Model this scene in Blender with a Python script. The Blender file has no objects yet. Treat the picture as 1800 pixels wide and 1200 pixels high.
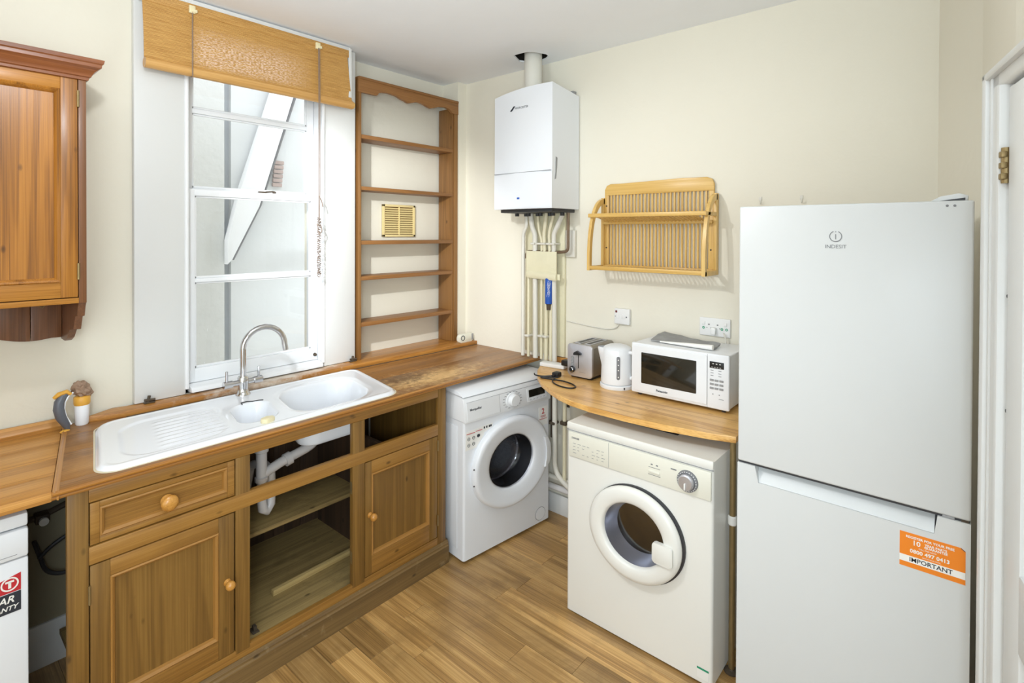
import bpy, bmesh, math, random
from mathutils import Vector, Matrix, noise
random.seed(7)
PI = math.pi
C = bpy.context.scene.collection
S = bpy.context.scene

# ------------------------------------------------------------------ camera
EYE = Vector((0, 0, 1.6))
F_PX, PP_Y = 940.69, 418.87
yaw, pitch, roll = math.radians(40.689), math.radians(0.511), math.radians(-0.218)
fw = Vector((math.cos(yaw), math.sin(yaw), 0)); rt = Vector((math.sin(yaw), -math.cos(yaw), 0)); dn = Vector((0, 0, -1))
f2 = fw*math.cos(pitch) + dn*math.sin(pitch); d2 = dn*math.cos(pitch) - fw*math.sin(pitch)
r2 = rt*math.cos(roll) + d2*math.sin(roll); d3 = d2*math.cos(roll) - rt*math.sin(roll)
cam_d = bpy.data.cameras.new('camera'); cam = bpy.data.objects.new('camera', cam_d); C.objects.link(cam)
m = Matrix.Identity(4)
for i in range(3):
    m[i][0] = r2[i]; m[i][1] = -d3[i]; m[i][2] = -f2[i]; m[i][3] = EYE[i]
cam.matrix_world = m
cam_d.sensor_width = 36; cam_d.lens = 36*F_PX/1800
cam_d.shift_y = -(600-PP_Y)/1800
cam_d.clip_start = 0.02
S.camera = cam

# ------------------------------------------------------------------ world, lights, exposure
W = bpy.data.worlds.new('world'); S.world = W; W.use_nodes = True
bg = W.node_tree.nodes['Background']
bg.inputs[0].default_value = (0.95, 0.97, 1.0, 1); bg.inputs[1].default_value = 2.3
def light(name, kind, loc, power, size=None, color=(1, 1, 1), target=None, size_y=None):
    d = bpy.data.lights.new(name, kind); d.energy = power; d.color = color
    if kind == 'AREA':
        d.size = size
        if size_y: d.shape = 'RECTANGLE'; d.size_y = size_y
    else: d.shadow_soft_size = size
    o = bpy.data.objects.new(name, d); C.objects.link(o); o.location = loc
    if target: o.rotation_euler = (Vector(target)-Vector(loc)).to_track_quat('-Z', 'Y').to_euler()
    return o
COOL = (0.78, 0.90, 1.0)
LAMP = (0.93, 0.965, 1.0)
light('pendant_bulb_light', 'POINT', (0.30, 1.42, 2.30), 15, 0.03, LAMP)
def spot(name, loc, power, r, col, target, size, blend):
    o = light(name, 'SPOT', loc, power, r, col, target); o.data.spot_size = math.radians(size); o.data.spot_blend = blend
spot('added_alcove_spot', (0.36, 1.36, 2.20), 140, 0.03, LAMP, (1.98, 2.66, 1.40), 50, 0.7)  # unseen spot added to strengthen the shelf shadows in the alcove
spot('added_side_wall_spot', (0.26, 1.70, 2.42), 52, 0.03, LAMP, (2.5, 1.05, 1.05), 70, 0.8)  # unseen spot added for the rack shadows on the right wall
light('left_soft_light', 'AREA', (-1.22, 0.55, 1.25), 12, 2.0, COOL, target=(2.0, 0.55, 1.15), size_y=2.0)  # unseen soft fill added at the left to even out the room
light('rear_soft_light', 'AREA', (-0.62, -0.33, 1.3), 20, 0.8, COOL, target=(0.6, 2.2, 1.1), size_y=1.6)  # unseen soft fill added behind the camera for the window wall side
spot('bounce_light', (-0.10, -0.05, 1.66), 140, 0.25, COOL, (0.55, 0.6, 2.585), 110, 1.0)  # unseen fill spot added, aimed up to brighten the ceiling
spot('low_corner_fill', (-0.18, -0.1, 1.50), 75, 0.22, COOL, (1.9, 1.8, 0.2), 95, 1.0)  # unseen fill spot added near the camera to lift the low corner
S.view_settings.view_transform = 'Standard'; S.view_settings.look = 'None'
S.view_settings.exposure = 0.02; S.view_settings.gamma = 1; S.view_settings.use_curve_mapping = False

# ------------------------------------------------------------------ materials
def lin(c): return tuple(((v/255/12.92) if v/255 <= 0.04045 else ((v/255+0.055)/1.055)**2.4) for v in c) + (1,)
def new_mat(name):
    mt = bpy.data.materials.new(name); mt.use_nodes = True
    return mt, mt.node_tree.nodes, mt.node_tree.links, mt.node_tree.nodes['Principled BSDF']
def plain(name, col, rough=0.5, metal=0.0, var=0.04, nscale=6, bump=0.0, coat=0, bscale=60):
    mt, N, L, B = new_mat(name)
    c = lin(col)
    tc = N.new('ShaderNodeTexCoord'); nz = N.new('ShaderNodeTexNoise'); nz.inputs['Scale'].default_value = nscale; nz.inputs['Detail'].default_value = 4
    L.new(tc.outputs['Object'], nz.inputs['Vector'])
    mx = N.new('ShaderNodeMix'); mx.data_type = 'RGBA'
    mx.inputs[6].default_value = tuple(v*(1-var) for v in c[:3])+(1,); mx.inputs[7].default_value = tuple(min(1, v*(1+var)) for v in c[:3])+(1,)
    L.new(nz.outputs[0], mx.inputs[0]); L.new(mx.outputs[2], B.inputs['Base Color'])
    B.inputs['Roughness'].default_value = rough; B.inputs['Metallic'].default_value = metal
    if coat: B.inputs['Coat Weight'].default_value = coat; B.inputs['Coat Roughness'].default_value = 0.1
    if bump:
        n2 = N.new('ShaderNodeTexNoise'); n2.inputs['Scale'].default_value = bscale; n2.inputs['Detail'].default_value = 3
        L.new(tc.outputs['Object'], n2.inputs['Vector'])
        b = N.new('ShaderNodeBump'); b.inputs['Strength'].default_value = bump; b.inputs['Distance'].default_value = 0.01
        L.new(n2.outputs[0], b.inputs['Height']); L.new(b.outputs[0], B.inputs['Normal'])
    return mt
def wood(name, light_c, mid_c, dark_c, axis='x', rough=0.42, scale=1.0, wear=None, wear_amt=0.0, wscale=2.5, knots=True, coat=0.15, wbias=0.5, ring=1.0, split=0.5, con=(0.22, 0.78), patch=None):
    mt, N, L, B = new_mat(name)
    tc = N.new('ShaderNodeTexCoord'); oi = N.new('ShaderNodeObjectInfo')
    mul = N.new('ShaderNodeMath'); mul.operation = 'MULTIPLY'; mul.inputs[1].default_value = 13.7
    L.new(oi.outputs['Random'], mul.inputs[0])
    add = N.new('ShaderNodeVectorMath'); add.operation = 'ADD'
    L.new(tc.outputs['Object'], add.inputs[0]); L.new(mul.outputs[0], add.inputs[1])
    mp = N.new('ShaderNodeMapping'); L.new(add.outputs[0], mp.inputs[0])
    s = {'x': (1.1, 14, 14), 'y': (14, 1.1, 14), 'z': (14, 14, 1.1)}[axis]
    s = tuple(v*(1.5 if v > 2 else 0.8) for v in s)
    mp.inputs['Scale'].default_value = tuple(v*scale for v in s)
    n1 = N.new('ShaderNodeTexNoise'); n1.inputs['Scale'].default_value = 1.0; n1.inputs['Detail'].default_value = 3; n1.inputs['Distortion'].default_value = 0.9
    L.new(mp.outputs[0], n1.inputs['Vector'])
    # rings: sine of the noise
    mr = N.new('ShaderNodeMath'); mr.operation = 'MULTIPLY'; mr.inputs[1].default_value = 26*ring; L.new(n1.outputs[0], mr.inputs[0])
    sn = N.new('ShaderNodeMath'); sn.operation = 'SINE'; L.new(mr.outputs[0], sn.inputs[0])
    mp2 = N.new('ShaderNodeMapping'); mp2.inputs['Scale'].default_value = tuple(v*scale*(3 if v < 2 else 14) for v in s); L.new(add.outputs[0], mp2.inputs[0])
    n2 = N.new('ShaderNodeTexNoise'); n2.inputs['Scale'].default_value = 1.0; n2.inputs['Detail'].default_value = 2; L.new(mp2.outputs[0], n2.inputs['Vector'])
    a1 = N.new('ShaderNodeMath'); a1.operation = 'MULTIPLY_ADD'; a1.inputs[1].default_value = 0.045; a1.inputs[2].default_value = 0.0; L.new(sn.outputs[0], a1.inputs[0])
    a2 = N.new('ShaderNodeMath'); a2.operation = 'MULTIPLY_ADD'; a2.inputs[1].default_value = 0.5; L.new(n2.outputs[0], a2.inputs[0]); L.new(a1.outputs[0], a2.inputs[2])
    a3 = N.new('ShaderNodeMath'); a3.operation = 'MULTIPLY_ADD'; a3.inputs[1].default_value = 0.5; L.new(n1.outputs[0], a3.inputs[0]); L.new(a2.outputs[0], a3.inputs[2])
    cr = N.new('ShaderNodeValToRGB'); L.new(a3.outputs[0], cr.inputs[0])
    e = cr.color_ramp.elements; e[0].position = con[0]; e[0].color = lin(dark_c); e[1].position = con[1]; e[1].color = lin(light_c)
    k = e.new(split); k.color = lin(mid_c)
    col = cr.outputs[0]
    if knots:
        mk = N.new('ShaderNodeMapping'); L.new(add.outputs[0], mk.inputs[0])
        mk.inputs['Scale'].default_value = tuple((7.5 if v < 2 else 15.0) for v in s)
        vo = N.new('ShaderNodeTexVoronoi'); vo.inputs['Scale'].default_value = 1.0; L.new(mk.outputs[0], vo.inputs['Vector'])
        kr = N.new('ShaderNodeValToRGB'); kr.color_ramp.elements[0].position = 0.045; kr.color_ramp.elements[0].color = (0.75, 0.75, 0.75, 1)
        kr.color_ramp.elements[1].position = 0.12; kr.color_ramp.elements[1].color = (0, 0, 0, 1)
        L.new(vo.outputs['Distance'], kr.inputs[0])
        mx = N.new('ShaderNodeMix'); mx.data_type = 'RGBA'; L.new(kr.outputs[0], mx.inputs[0]); L.new(col, mx.inputs[6])
        mx.inputs[7].default_value = tuple(v*0.4 for v in lin(dark_c)[:3])+(1,); col = mx.outputs[2]
    if wear:
        nw = N.new('ShaderNodeTexNoise'); nw.inputs['Scale'].default_value = wscale; nw.inputs['Detail'].default_value = 7; nw.inputs['Roughness'].default_value = 0.65; nw.inputs['Distortion'].default_value = 0.4
        L.new(add.outputs[0], nw.inputs['Vector'])
        wr = N.new('ShaderNodeValToRGB'); wr.color_ramp.elements[0].position = wbias; wr.color_ramp.elements[0].color = (0, 0, 0, 1)
        wr.color_ramp.elements[1].position = wbias+0.14; wr.color_ramp.elements[1].color = (wear_amt,)*3+(1,)
        L.new(nw.outputs[0], wr.inputs[0])
        mx = N.new('ShaderNodeMix'); mx.data_type = 'RGBA'; L.new(wr.outputs[0], mx.inputs[0]); L.new(col, mx.inputs[6]); mx.inputs[7].default_value = lin(wear); col = mx.outputs[2]
    if patch:
        for (px_, py_, rx_, ry_, pc, amt, nsc) in patch:
            mp_ = N.new('ShaderNodeMapping'); mp_.vector_type = 'TEXTURE'; mp_.inputs['Location'].default_value = (px_, py_, 0); mp_.inputs['Scale'].default_value = (rx_, ry_, 100); L.new(tc.outputs['Object'], mp_.inputs[0])
            ln = N.new('ShaderNodeVectorMath'); ln.operation = 'LENGTH'; L.new(mp_.outputs[0], ln.inputs[0])
            n9 = N.new('ShaderNodeTexNoise'); n9.inputs['Scale'].default_value = nsc; n9.inputs['Detail'].default_value = 8; n9.inputs['Roughness'].default_value = 0.7; L.new(tc.outputs['Object'], n9.inputs['Vector'])
            q1 = N.new('ShaderNodeMath'); q1.operation = 'MULTIPLY_ADD'; q1.inputs[1].default_value = 2.4; q1.inputs[2].default_value = -1.2; L.new(n9.outputs[0], q1.inputs[0])
            q2 = N.new('ShaderNodeMath'); q2.operation = 'SUBTRACT'; q2.inputs[0].default_value = 1.0; L.new(ln.outputs['Value'], q2.inputs[1])
            q3 = N.new('ShaderNodeMath'); q3.operation = 'ADD'; L.new(q1.outputs[0], q3.inputs[0]); L.new(q2.outputs[0], q3.inputs[1])
            q4 = N.new('ShaderNodeMapRange'); q4.inputs[1].default_value = 0.1; q4.inputs[2].default_value = 0.75; q4.inputs[4].default_value = amt; L.new(q3.outputs[0], q4.inputs[0])
            mx = N.new('ShaderNodeMix'); mx.data_type = 'RGBA'; L.new(q4.outputs[0], mx.inputs[0]); L.new(col, mx.inputs[6]); mx.inputs[7].default_value = lin(pc); col = mx.outputs[2]
    L.new(col, B.inputs['Base Color'])
    B.inputs['Roughness'].default_value = rough; B.inputs['Coat Weight'].default_value = coat; B.inputs['Coat Roughness'].default_value = 0.25
    b = N.new('ShaderNodeBump'); b.inputs['Strength'].default_value = 0.25; b.inputs['Distance'].default_value = 0.002
    L.new(a3.outputs[0], b.inputs['Height']); L.new(b.outputs[0], B.inputs['Normal'])
    return mt
def vary(mt, lo=0.8, hi=1.12):       # per-object brightness change
    N, L = mt.node_tree.nodes, mt.node_tree.links; B = N['Principled BSDF']
    src = B.inputs['Base Color'].links[0].from_socket
    oi = N.new('ShaderNodeObjectInfo'); mr = N.new('ShaderNodeMapRange'); mr.inputs[3].default_value = lo; mr.inputs[4].default_value = hi
    L.new(oi.outputs['Random'], mr.inputs[0])
    hs = N.new('ShaderNodeHueSaturation'); L.new(mr.outputs[0], hs.inputs['Value']); L.new(src, hs.inputs['Color']); L.new(hs.outputs[0], B.inputs['Base Color'])
    return mt

M = {}
M['wall'] = plain('cream_wall_paint', (232, 226, 209), 0.75, var=0.03, nscale=1.6, bump=0.12, bscale=25)
M['ceiling'] = plain('white_ceiling_paint', (243, 244, 245), 0.85, var=0.02, bump=0.08, bscale=20)
M['trim'] = plain('white_gloss_trim_paint', (224, 224, 221), 0.38, var=0.025, nscale=4, bump=0.05, bscale=30)
M['sash'] = plain('white_sash_paint', (240, 241, 242), 0.35, var=0.02)
M['cabx'] = wood('brown_pine_grain_across', (174, 130, 64), (152, 108, 48), (114, 78, 32), 'x', wear=(118, 84, 44), wear_amt=0.5, wbias=0.56)
M['cabz'] = wood('brown_pine_grain_upright', (150, 114, 56), (128, 93, 42), (94, 66, 28), 'z', wear=(118, 84, 44), wear_amt=0.5, wbias=0.56)
M['edgez'] = plain('brown_pine_moulding', (160, 114, 54), 0.4, var=0.14, nscale=9)
M['plinth'] = wood('scuffed_plinth_pine', (140, 112, 68), (116, 90, 52), (78, 60, 36), 'x', rough=0.6, wear=(168, 148, 110), wear_amt=0.55, wscale=14, wbias=0.6, coat=0)
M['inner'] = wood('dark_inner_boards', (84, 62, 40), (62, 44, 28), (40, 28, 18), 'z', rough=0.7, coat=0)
M['base2'] = wood('pale_batten', (206, 184, 128), (186, 160, 104), (150, 124, 76), 'x', rough=0.6, coat=0, knots=False)
M['base'] = wood('pale_cabinet_base_board', (176, 150, 96), (150, 126, 78), (104, 84, 50), 'x', rough=0.7, wear=(92, 74, 42), wear_amt=0.5, coat=0, wbias=0.5, wscale=5)
M['topx'] = wood('worn_brown_pine_worktop', (180, 130, 70), (152, 104, 52), (108, 74, 38), 'x', rough=0.46, wear=(196, 146, 84), wear_amt=0.5, wscale=3.2, wbias=0.55, coat=0.25, patch=[(1.78, 2.06, 0.44, 0.17, (226, 186, 128), 0.85, 26), (1.66, 2.14, 0.24, 0.13, (84, 58, 34), 0.75, 34), (2.0, 2.2, 0.3, 0.2, (120, 82, 44), 0.5, 18)])
M['edge'] = wood('honey_pine_edge_moulding', (204, 148, 74), (178, 120, 52), (132, 84, 34), 'x', rough=0.35, coat=0.3, knots=False)
M['ledge'] = wood('bleached_pine_ledge', (204, 148, 74), (178, 120, 52), (132, 84, 34), 'x', rough=0.4, coat=0.2, knots=False, patch=[(1.18, 2.55, 0.50, 0.10, (226, 214, 198), 0.9, 12)])
M['edgey'] = wood('honey_pine_edge_moulding_deep', (204, 148, 74), (178, 120, 52), (132, 84, 34), 'y', rough=0.35, coat=0.3, knots=False)
M['topl'] = wood('light_pine_worktop', (226, 172, 98), (202, 144, 72), (150, 98, 44), 'x', rough=0.4, wear=(230, 186, 122), wear_amt=0.6, wscale=3, wbias=0.55)
M['topb'] = wood('honey_pine_worktop', (242, 198, 124), (224, 172, 98), (178, 122, 60), 'y', rough=0.36, wear=(176, 118, 60), wear_amt=0.6, wscale=5.0, wbias=0.55, scale=0.9, coat=0.25, con=(0.3, 0.7))
M['cupx'] = wood('orange_pine_grain_across', (196, 136, 56), (170, 112, 38), (116, 72, 22), 'x', rough=0.38, coat=0.2, con=(0.28, 0.72))
M['cupz'] = wood('orange_pine_grain_upright', (192, 130, 50), (162, 104, 34), (106, 64, 20), 'z', rough=0.38, coat=0.2, con=(0.28, 0.72))
M['cupd'] = wood('red_brown_pine_moulding', (150, 92, 52), (128, 74, 40), (92, 50, 26), 'x', rough=0.35, knots=False)
M['cupdz'] = wood('red_brown_pine_upright', (142, 94, 58), (118, 76, 44), (88, 54, 30), 'z', rough=0.45, knots=False)
M['shx'] = wood('brown_shelf_pine_across', (162, 114, 62), (140, 94, 47), (108, 70, 34), 'x', rough=0.5, knots=False)
M['shz'] = wood('brown_shelf_pine_upright', (158, 114, 62), (136, 94, 48), (104, 70, 34), 'z', rough=0.5, knots=True)
M['beechx'] = wood('pale_beech_across', (230, 192, 116), (214, 172, 92), (184, 140, 64), 'x', rough=0.4, knots=False)
M['beechz'] = wood('pale_beech_upright', (234, 198, 126), (220, 180, 104), (190, 148, 76), 'z', rough=0.4, knots=False)
M['knob'] = wood('turned_pine_knob', (214, 160, 82), (196, 138, 62), (160, 106, 44), 'y', rough=0.3, knots=False)
M['floor'] = vary(wood('oak_plank_floor', (212, 172, 112), (184, 142, 84), (138, 102, 56), 'y', rough=0.36, scale=0.8, knots=False, wear=(136, 104, 62), wear_amt=0.5, wscale=3, wbias=0.50, coat=0.12, con=(0.32, 0.68)), 0.70, 1.26)
M['gap'] = plain('dark_plank_joint', (96, 72, 44), 0.8)
M['white'] = plain('white_appliance_enamel', (232, 234, 237), 0.28, var=0.012, nscale=2)
M['white2'] = plain('white_appliance_plastic', (232, 233, 234), 0.35, var=0.012)
M['warmw'] = plain('aged_white_enamel', (232, 230, 222), 0.32, var=0.02, nscale=3)
M['cream'] = plain('aged_cream_plastic', (228, 225, 210), 0.4, var=0.02)
M['fridge'] = plain('fridge_white_enamel', (209, 210, 208), 0.34, var=0.01)
M['seam'] = plain('dark_seam', (60, 60, 60), 0.7)
M['greyseam'] = plain('grey_seam', (150, 150, 150), 0.6)
M['sink'] = plain('white_ceramic', (244, 246, 250), 0.14, var=0.008, coat=0.5)
M['seal'] = plain('cream_sealant', (226, 214, 186), 0.5, var=0.06)
M['chrome'] = plain('chrome', (214, 214, 216), 0.12, 1.0, var=0.01)
M['steel'] = plain('brushed_steel', (208, 208, 214), 0.4, 0.8, var=0.04, nscale=20)
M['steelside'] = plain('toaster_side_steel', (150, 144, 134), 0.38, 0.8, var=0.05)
M['black'] = plain('black_plastic', (24, 24, 26), 0.4)
M['dglass'] = plain('dark_glass', (34, 32, 26), 0.08, var=0.2, nscale=3, coat=0.4)
M['drum'] = plain('drum_steel', (150, 150, 156), 0.4, 0.5, var=0.25, nscale=60, bump=0.5, bscale=160)
M['bluesteel'] = plain('polished_inner_ring', (150, 151, 160), 0.3, 0.85, var=0.05, nscale=6)
M['drumdark'] = plain('dark_drum', (56, 50, 46), 0.4, 0.3, var=0.2, nscale=20)
M['rubber'] = plain('dark_rubber', (52, 52, 54), 0.5)
M['greyp'] = plain('grey_print', (120, 120, 122), 0.6)
M['silverp'] = plain('silver_print', (150, 150, 150), 0.4, 0.4)
M['darkp'] = plain('dark_print', (40, 44, 52), 0.6)
M['redp'] = plain('red_print', (190, 40, 48), 0.5)
M['dredp'] = plain('dark_red_plastic', (112, 44, 44), 0.5)
M['greenp'] = plain('green_print', (40, 150, 110), 0.5)
M['orange'] = plain('orange_label', (236, 132, 26), 0.5, var=0.02)
M['paper'] = plain('white_label', (238, 236, 230), 0.5, var=0.02)
M['news'] = plain('printed_newspaper', (152, 152, 150), 0.8, var=0.30, nscale=26)
M['pvc'] = plain('white_waste_pipe', (214, 210, 208), 0.4, var=0.04)
M['painted'] = plain('cream_painted_pipe', (226, 217, 186), 0.45, var=0.05, nscale=10)
M['painted2'] = plain('off_white_painted_pipe', (222, 218, 206), 0.45, var=0.04, nscale=10)
M['copper'] = plain('brown_tarnished_copper', (124, 104, 84), 0.45, 0.4, var=0.2, nscale=30)
M['coverc'] = plain('cream_painted_cover', (229, 222, 190), 0.5, var=0.06, nscale=12, bump=0.3, bscale=30)
M['blue'] = plain('blue_label', (40, 90, 180), 0.4)
M['brass'] = plain('aged_brass', (150, 130, 90), 0.45, 0.7, var=0.2, nscale=40)
M['darkmetal'] = plain('rusty_dark_metal', (84, 72, 58), 0.6, 0.3, var=0.25, nscale=40)
M['ventc'] = plain('cream_vent_plastic', (232, 210, 150), 0.45, var=0.03)
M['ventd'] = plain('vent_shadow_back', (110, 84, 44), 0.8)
M['socket'] = plain('white_socket_plastic', (234, 233, 230), 0.35, var=0.01)
M['hole'] = plain('dark_broken_plaster', (44, 36, 26), 0.9, var=0.4, nscale=60, bump=0.6)
M['ext'] = plain('pale_exterior_render', (214, 215, 212), 0.9, var=0.05, nscale=5, bump=0.5, bscale=22)
M['ext2'] = plain('pale_streaked_render', (220, 222, 222), 0.9, var=0.035, nscale=2.5, bump=0.3, bscale=12)
M['extd'] = plain('shaded_exterior_corner', (190, 194, 198), 0.9)  # recess shadow between the yard walls, put into the grey colour
M['brick'] = plain('faded_brick', (188, 170, 164), 0.9, var=0.1, nscale=20)
M['cord'] = plain('grey_brown_cord', (140, 122, 108), 0.8, var=0.15, nscale=60)
M['grey'] = plain('slate_grey_glaze', (96, 100, 108), 0.3, var=0.08, nscale=20)
M['yellow'] = plain('yellow_glaze', (226, 168, 66), 0.4, var=0.1, nscale=30)
M['browncloth'] = plain('brown_crumpled_wrap', (152, 124, 102), 0.6, var=0.18, nscale=40)
M['soap'] = plain('cream_soap', (236, 224, 182), 0.45)
M['alarmw'] = plain('alarm_white_plastic', (230, 228, 212), 0.4)
M['gapshade'] = plain('painted_gap_shade', (150, 141, 116), 0.9, var=0.14, nscale=8)  # wall colour darkened to stand for shade in the dishwasher gap
M['roll'] = wood('smooth_bamboo_roll', (226, 180, 112), (210, 160, 92), (186, 136, 72), 'x', rough=0.4, knots=False)
M['shadowwall'] = plain('shaded_wall_tone', (150, 142, 122), 0.8, var=0.08)  # wall colour darkened to stand for shade; no object uses it
def weave():
    mt, N, L, B = new_mat('woven_bamboo')
    tc = N.new('ShaderNodeTexCoord'); w1 = N.new('ShaderNodeTexWave'); w1.bands_direction = 'Z'; w1.inputs['Scale'].default_value = 58; w1.inputs['Distortion'].default_value = 0.6; w1.inputs['Detail'].default_value = 2
    L.new(tc.outputs['Object'], w1.inputs[0])
    n = N.new('ShaderNodeTexNoise'); n.inputs['Scale'].default_value = 3; n.inputs['Detail'].default_value = 6; mp = N.new('ShaderNodeMapping'); mp.inputs['Scale'].default_value = (3, 3, 60)
    L.new(tc.outputs['Object'], mp.inputs[0]); L.new(mp.outputs[0], n.inputs[0])
    cr = N.new('ShaderNodeValToRGB'); cr.color_ramp.elements[0].color = lin((168, 116, 50)); cr.color_ramp.elements[1].color = lin((218, 170, 98))
    ad = N.new('ShaderNodeMath'); ad.operation = 'MULTIPLY_ADD'; ad.inputs[1].default_value = 0.35; L.new(w1.outputs[1], ad.inputs[0]); L.new(n.outputs[0], ad.inputs[2]); 
    L.new(ad.outputs[0], cr.inputs[0]); cr.color_ramp.elements[0].position = 0.3; cr.color_ramp.elements[1].position = 0.95
    # pale pinkish speckle painted in for light coming through the weave
    sp = N.new('ShaderNodeSeparateXYZ'); L.new(tc.outputs['Object'], sp.inputs[0])
    def ramp(sock, a, b, c, d):
        r_ = N.new('ShaderNodeValToRGB'); els = r_.color_ramp.elements; els[0].position = a; els[0].color = (0, 0, 0, 1); els[1].position = d; els[1].color = (0, 0, 0, 1)
        for q in (b, c): e_ = els.new(q); e_.color = (1, 1, 1, 1)
        L.new(sock, r_.inputs[0]); return r_.outputs[0]
    rx = ramp(sp.outputs[0], 0.17, 0.22, 0.56, 0.72); rz = ramp(sp.outputs[2], 0.04, 0.065, 0.14, 0.22)
    n3 = N.new('ShaderNodeTexNoise'); n3.inputs['Scale'].default_value = 1; mp3 = N.new('ShaderNodeMapping'); mp3.inputs['Scale'].default_value = (90, 1, 220); L.new(tc.outputs['Object'], mp3.inputs[0]); L.new(mp3.outputs[0], n3.inputs[0])
    m1 = N.new('ShaderNodeMath'); m1.operation = 'MULTIPLY'; L.new(rx, m1.inputs[0]); L.new(rz, m1.inputs[1])
    g1 = N.new('ShaderNodeMapRange'); g1.inputs[1].default_value = 0.42; g1.inputs[2].default_value = 0.62; L.new(n3.outputs[0], g1.inputs[0])
    m2 = N.new('ShaderNodeMath'); m2.operation = 'MULTIPLY'; L.new(m1.outputs[0], m2.inputs[0]); L.new(g1.outputs[0], m2.inputs[1])
    mxx = N.new('ShaderNodeMix'); mxx.data_type = 'RGBA'; L.new(m2.outputs[0], mxx.inputs[0]); L.new(cr.outputs[0], mxx.inputs[6]); mxx.inputs[7].default_value = lin((236, 204, 178))
    L.new(mxx.outputs[2], B.inputs['Base Color']); B.inputs['Roughness'].default_value = 0.45
    b = N.new('ShaderNodeBump'); b.inputs['Strength'].default_value = 0.5; b.inputs['Distance'].default_value = 0.003; L.new(w1.outputs[1], b.inputs['Height']); L.new(b.outputs[0], B.inputs['Normal'])
    return mt
M['weave'] = weave()
def glass():
    mt, N, L, B = new_mat('window_glass')
    out = N['Material Output']; g = N.new('ShaderNodeBsdfGlossy'); g.inputs['Roughness'].default_value = 0.02
    t = N.new('ShaderNodeBsdfTransparent'); t.inputs[0].default_value = (0.96, 0.975, 0.98, 1); fr = N.new('ShaderNodeFresnel'); fr.inputs[0].default_value = 1.45
    mx = N.new('ShaderNodeMixShader'); L.new(fr.outputs[0], mx.inputs[0]); L.new(t.outputs[0], mx.inputs[1]); L.new(g.outputs[0], mx.inputs[2]); L.new(mx.outputs[0], out.inputs[0])
    return mt
M['glass'] = glass()
def doorglass():
    mt, N, L, B = new_mat('tinted_door_glass')
    out = N['Material Output']; g = N.new('ShaderNodeBsdfGlossy'); g.inputs['Roughness'].default_value = 0.05
    t = N.new('ShaderNodeBsdfTransparent'); t.inputs[0].default_value = (0.84, 0.84, 0.87, 1); fr = N.new('ShaderNodeFresnel'); fr.inputs[0].default_value = 1.5
    mx = N.new('ShaderNodeMixShader'); L.new(fr.outputs[0], mx.inputs[0]); L.new(t.outputs[0], mx.inputs[1]); L.new(g.outputs[0], mx.inputs[2]); L.new(mx.outputs[0], out.inputs[0])
    return mt
M['dgl'] = doorglass()

# ------------------------------------------------------------------ mesh helpers
def finish(name, bm, mat, parent=None, smooth=35):
    bmesh.ops.recalc_face_normals(bm, faces=bm.faces)
    me = bpy.data.meshes.new(name); bm.to_mesh(me); bm.free()
    me.materials.append(M[mat] if isinstance(mat, str) else mat)
    if smooth:
        me.polygons.foreach_set('use_smooth', [True]*len(me.polygons)); me.set_sharp_from_angle(angle=math.radians(smooth))
    o = bpy.data.objects.new(name, me); C.objects.link(o)
    if parent: o.parent = parent
    return o
def tag(o, label, cat, group=None, kind=None):
    if label: o['label'] = label
    if cat: o['category'] = cat
    if group: o['group'] = group
    if kind: o['kind'] = kind
    return o
def thing(name, label, cat, loc=(0, 0, 0), rz=0.0, group=None):
    o = bpy.data.objects.new(name, None); C.objects.link(o); o.location = loc; o.rotation_euler = (0, 0, rz); o.empty_display_size = 0.05
    return tag(o, label, cat, group)
def struct(o): o['kind'] = 'structure'; return o
def new(): return bmesh.new()
def abox(bm, x0, x1, y0, y1, z0, z1, bev=0.0, seg=2):
    r = bmesh.ops.create_cube(bm, size=1.0); vs = r['verts']
    for v in vs: v.co = Vector(((x0+x1)/2+v.co.x*(x1-x0), (y0+y1)/2+v.co.y*(y1-y0), (z0+z1)/2+v.co.z*(z1-z0)))
    if bev: 
        es = list({e for v in vs for e in v.link_edges})
        bmesh.ops.bevel(bm, geom=es, offset=min(bev, 0.45*min(abs(x1-x0), abs(y1-y0), abs(z1-z0))), segments=seg, profile=0.5, affect='EDGES')
    return bm
def box(name, mat, x0, x1, y0, y1, z0, z1, parent=None, bev=0.002, seg=2): return finish(name, abox(new(), x0, x1, y0, y1, z0, z1, bev, seg), mat, parent)
def prism(bm, pts, axis, a, b, bev=0.0):
    # pts 2D outline; axis x: (y,z)  y: (x,z)  z: (x,y)
    def P(p, t): return {'x': (t, p[0], p[1]), 'y': (p[0], t, p[1]), 'z': (p[0], p[1], t)}[axis]
    v0 = [bm.verts.new(P(p, a)) for p in pts]; v1 = [bm.verts.new(P(p, b)) for p in pts]; n = len(pts)
    f = [bm.faces.new(v0), bm.faces.new(v1[::-1])]
    for i in range(n): f.append(bm.faces.new((v0[i], v1[i], v1[(i+1) % n], v0[(i+1) % n])))
    if bev: 
        es = list({e for q in f[:2] for e in q.edges})
        bmesh.ops.bevel(bm, geom=es, offset=bev, segments=2, profile=0.5, affect='EDGES')
    return bm
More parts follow.
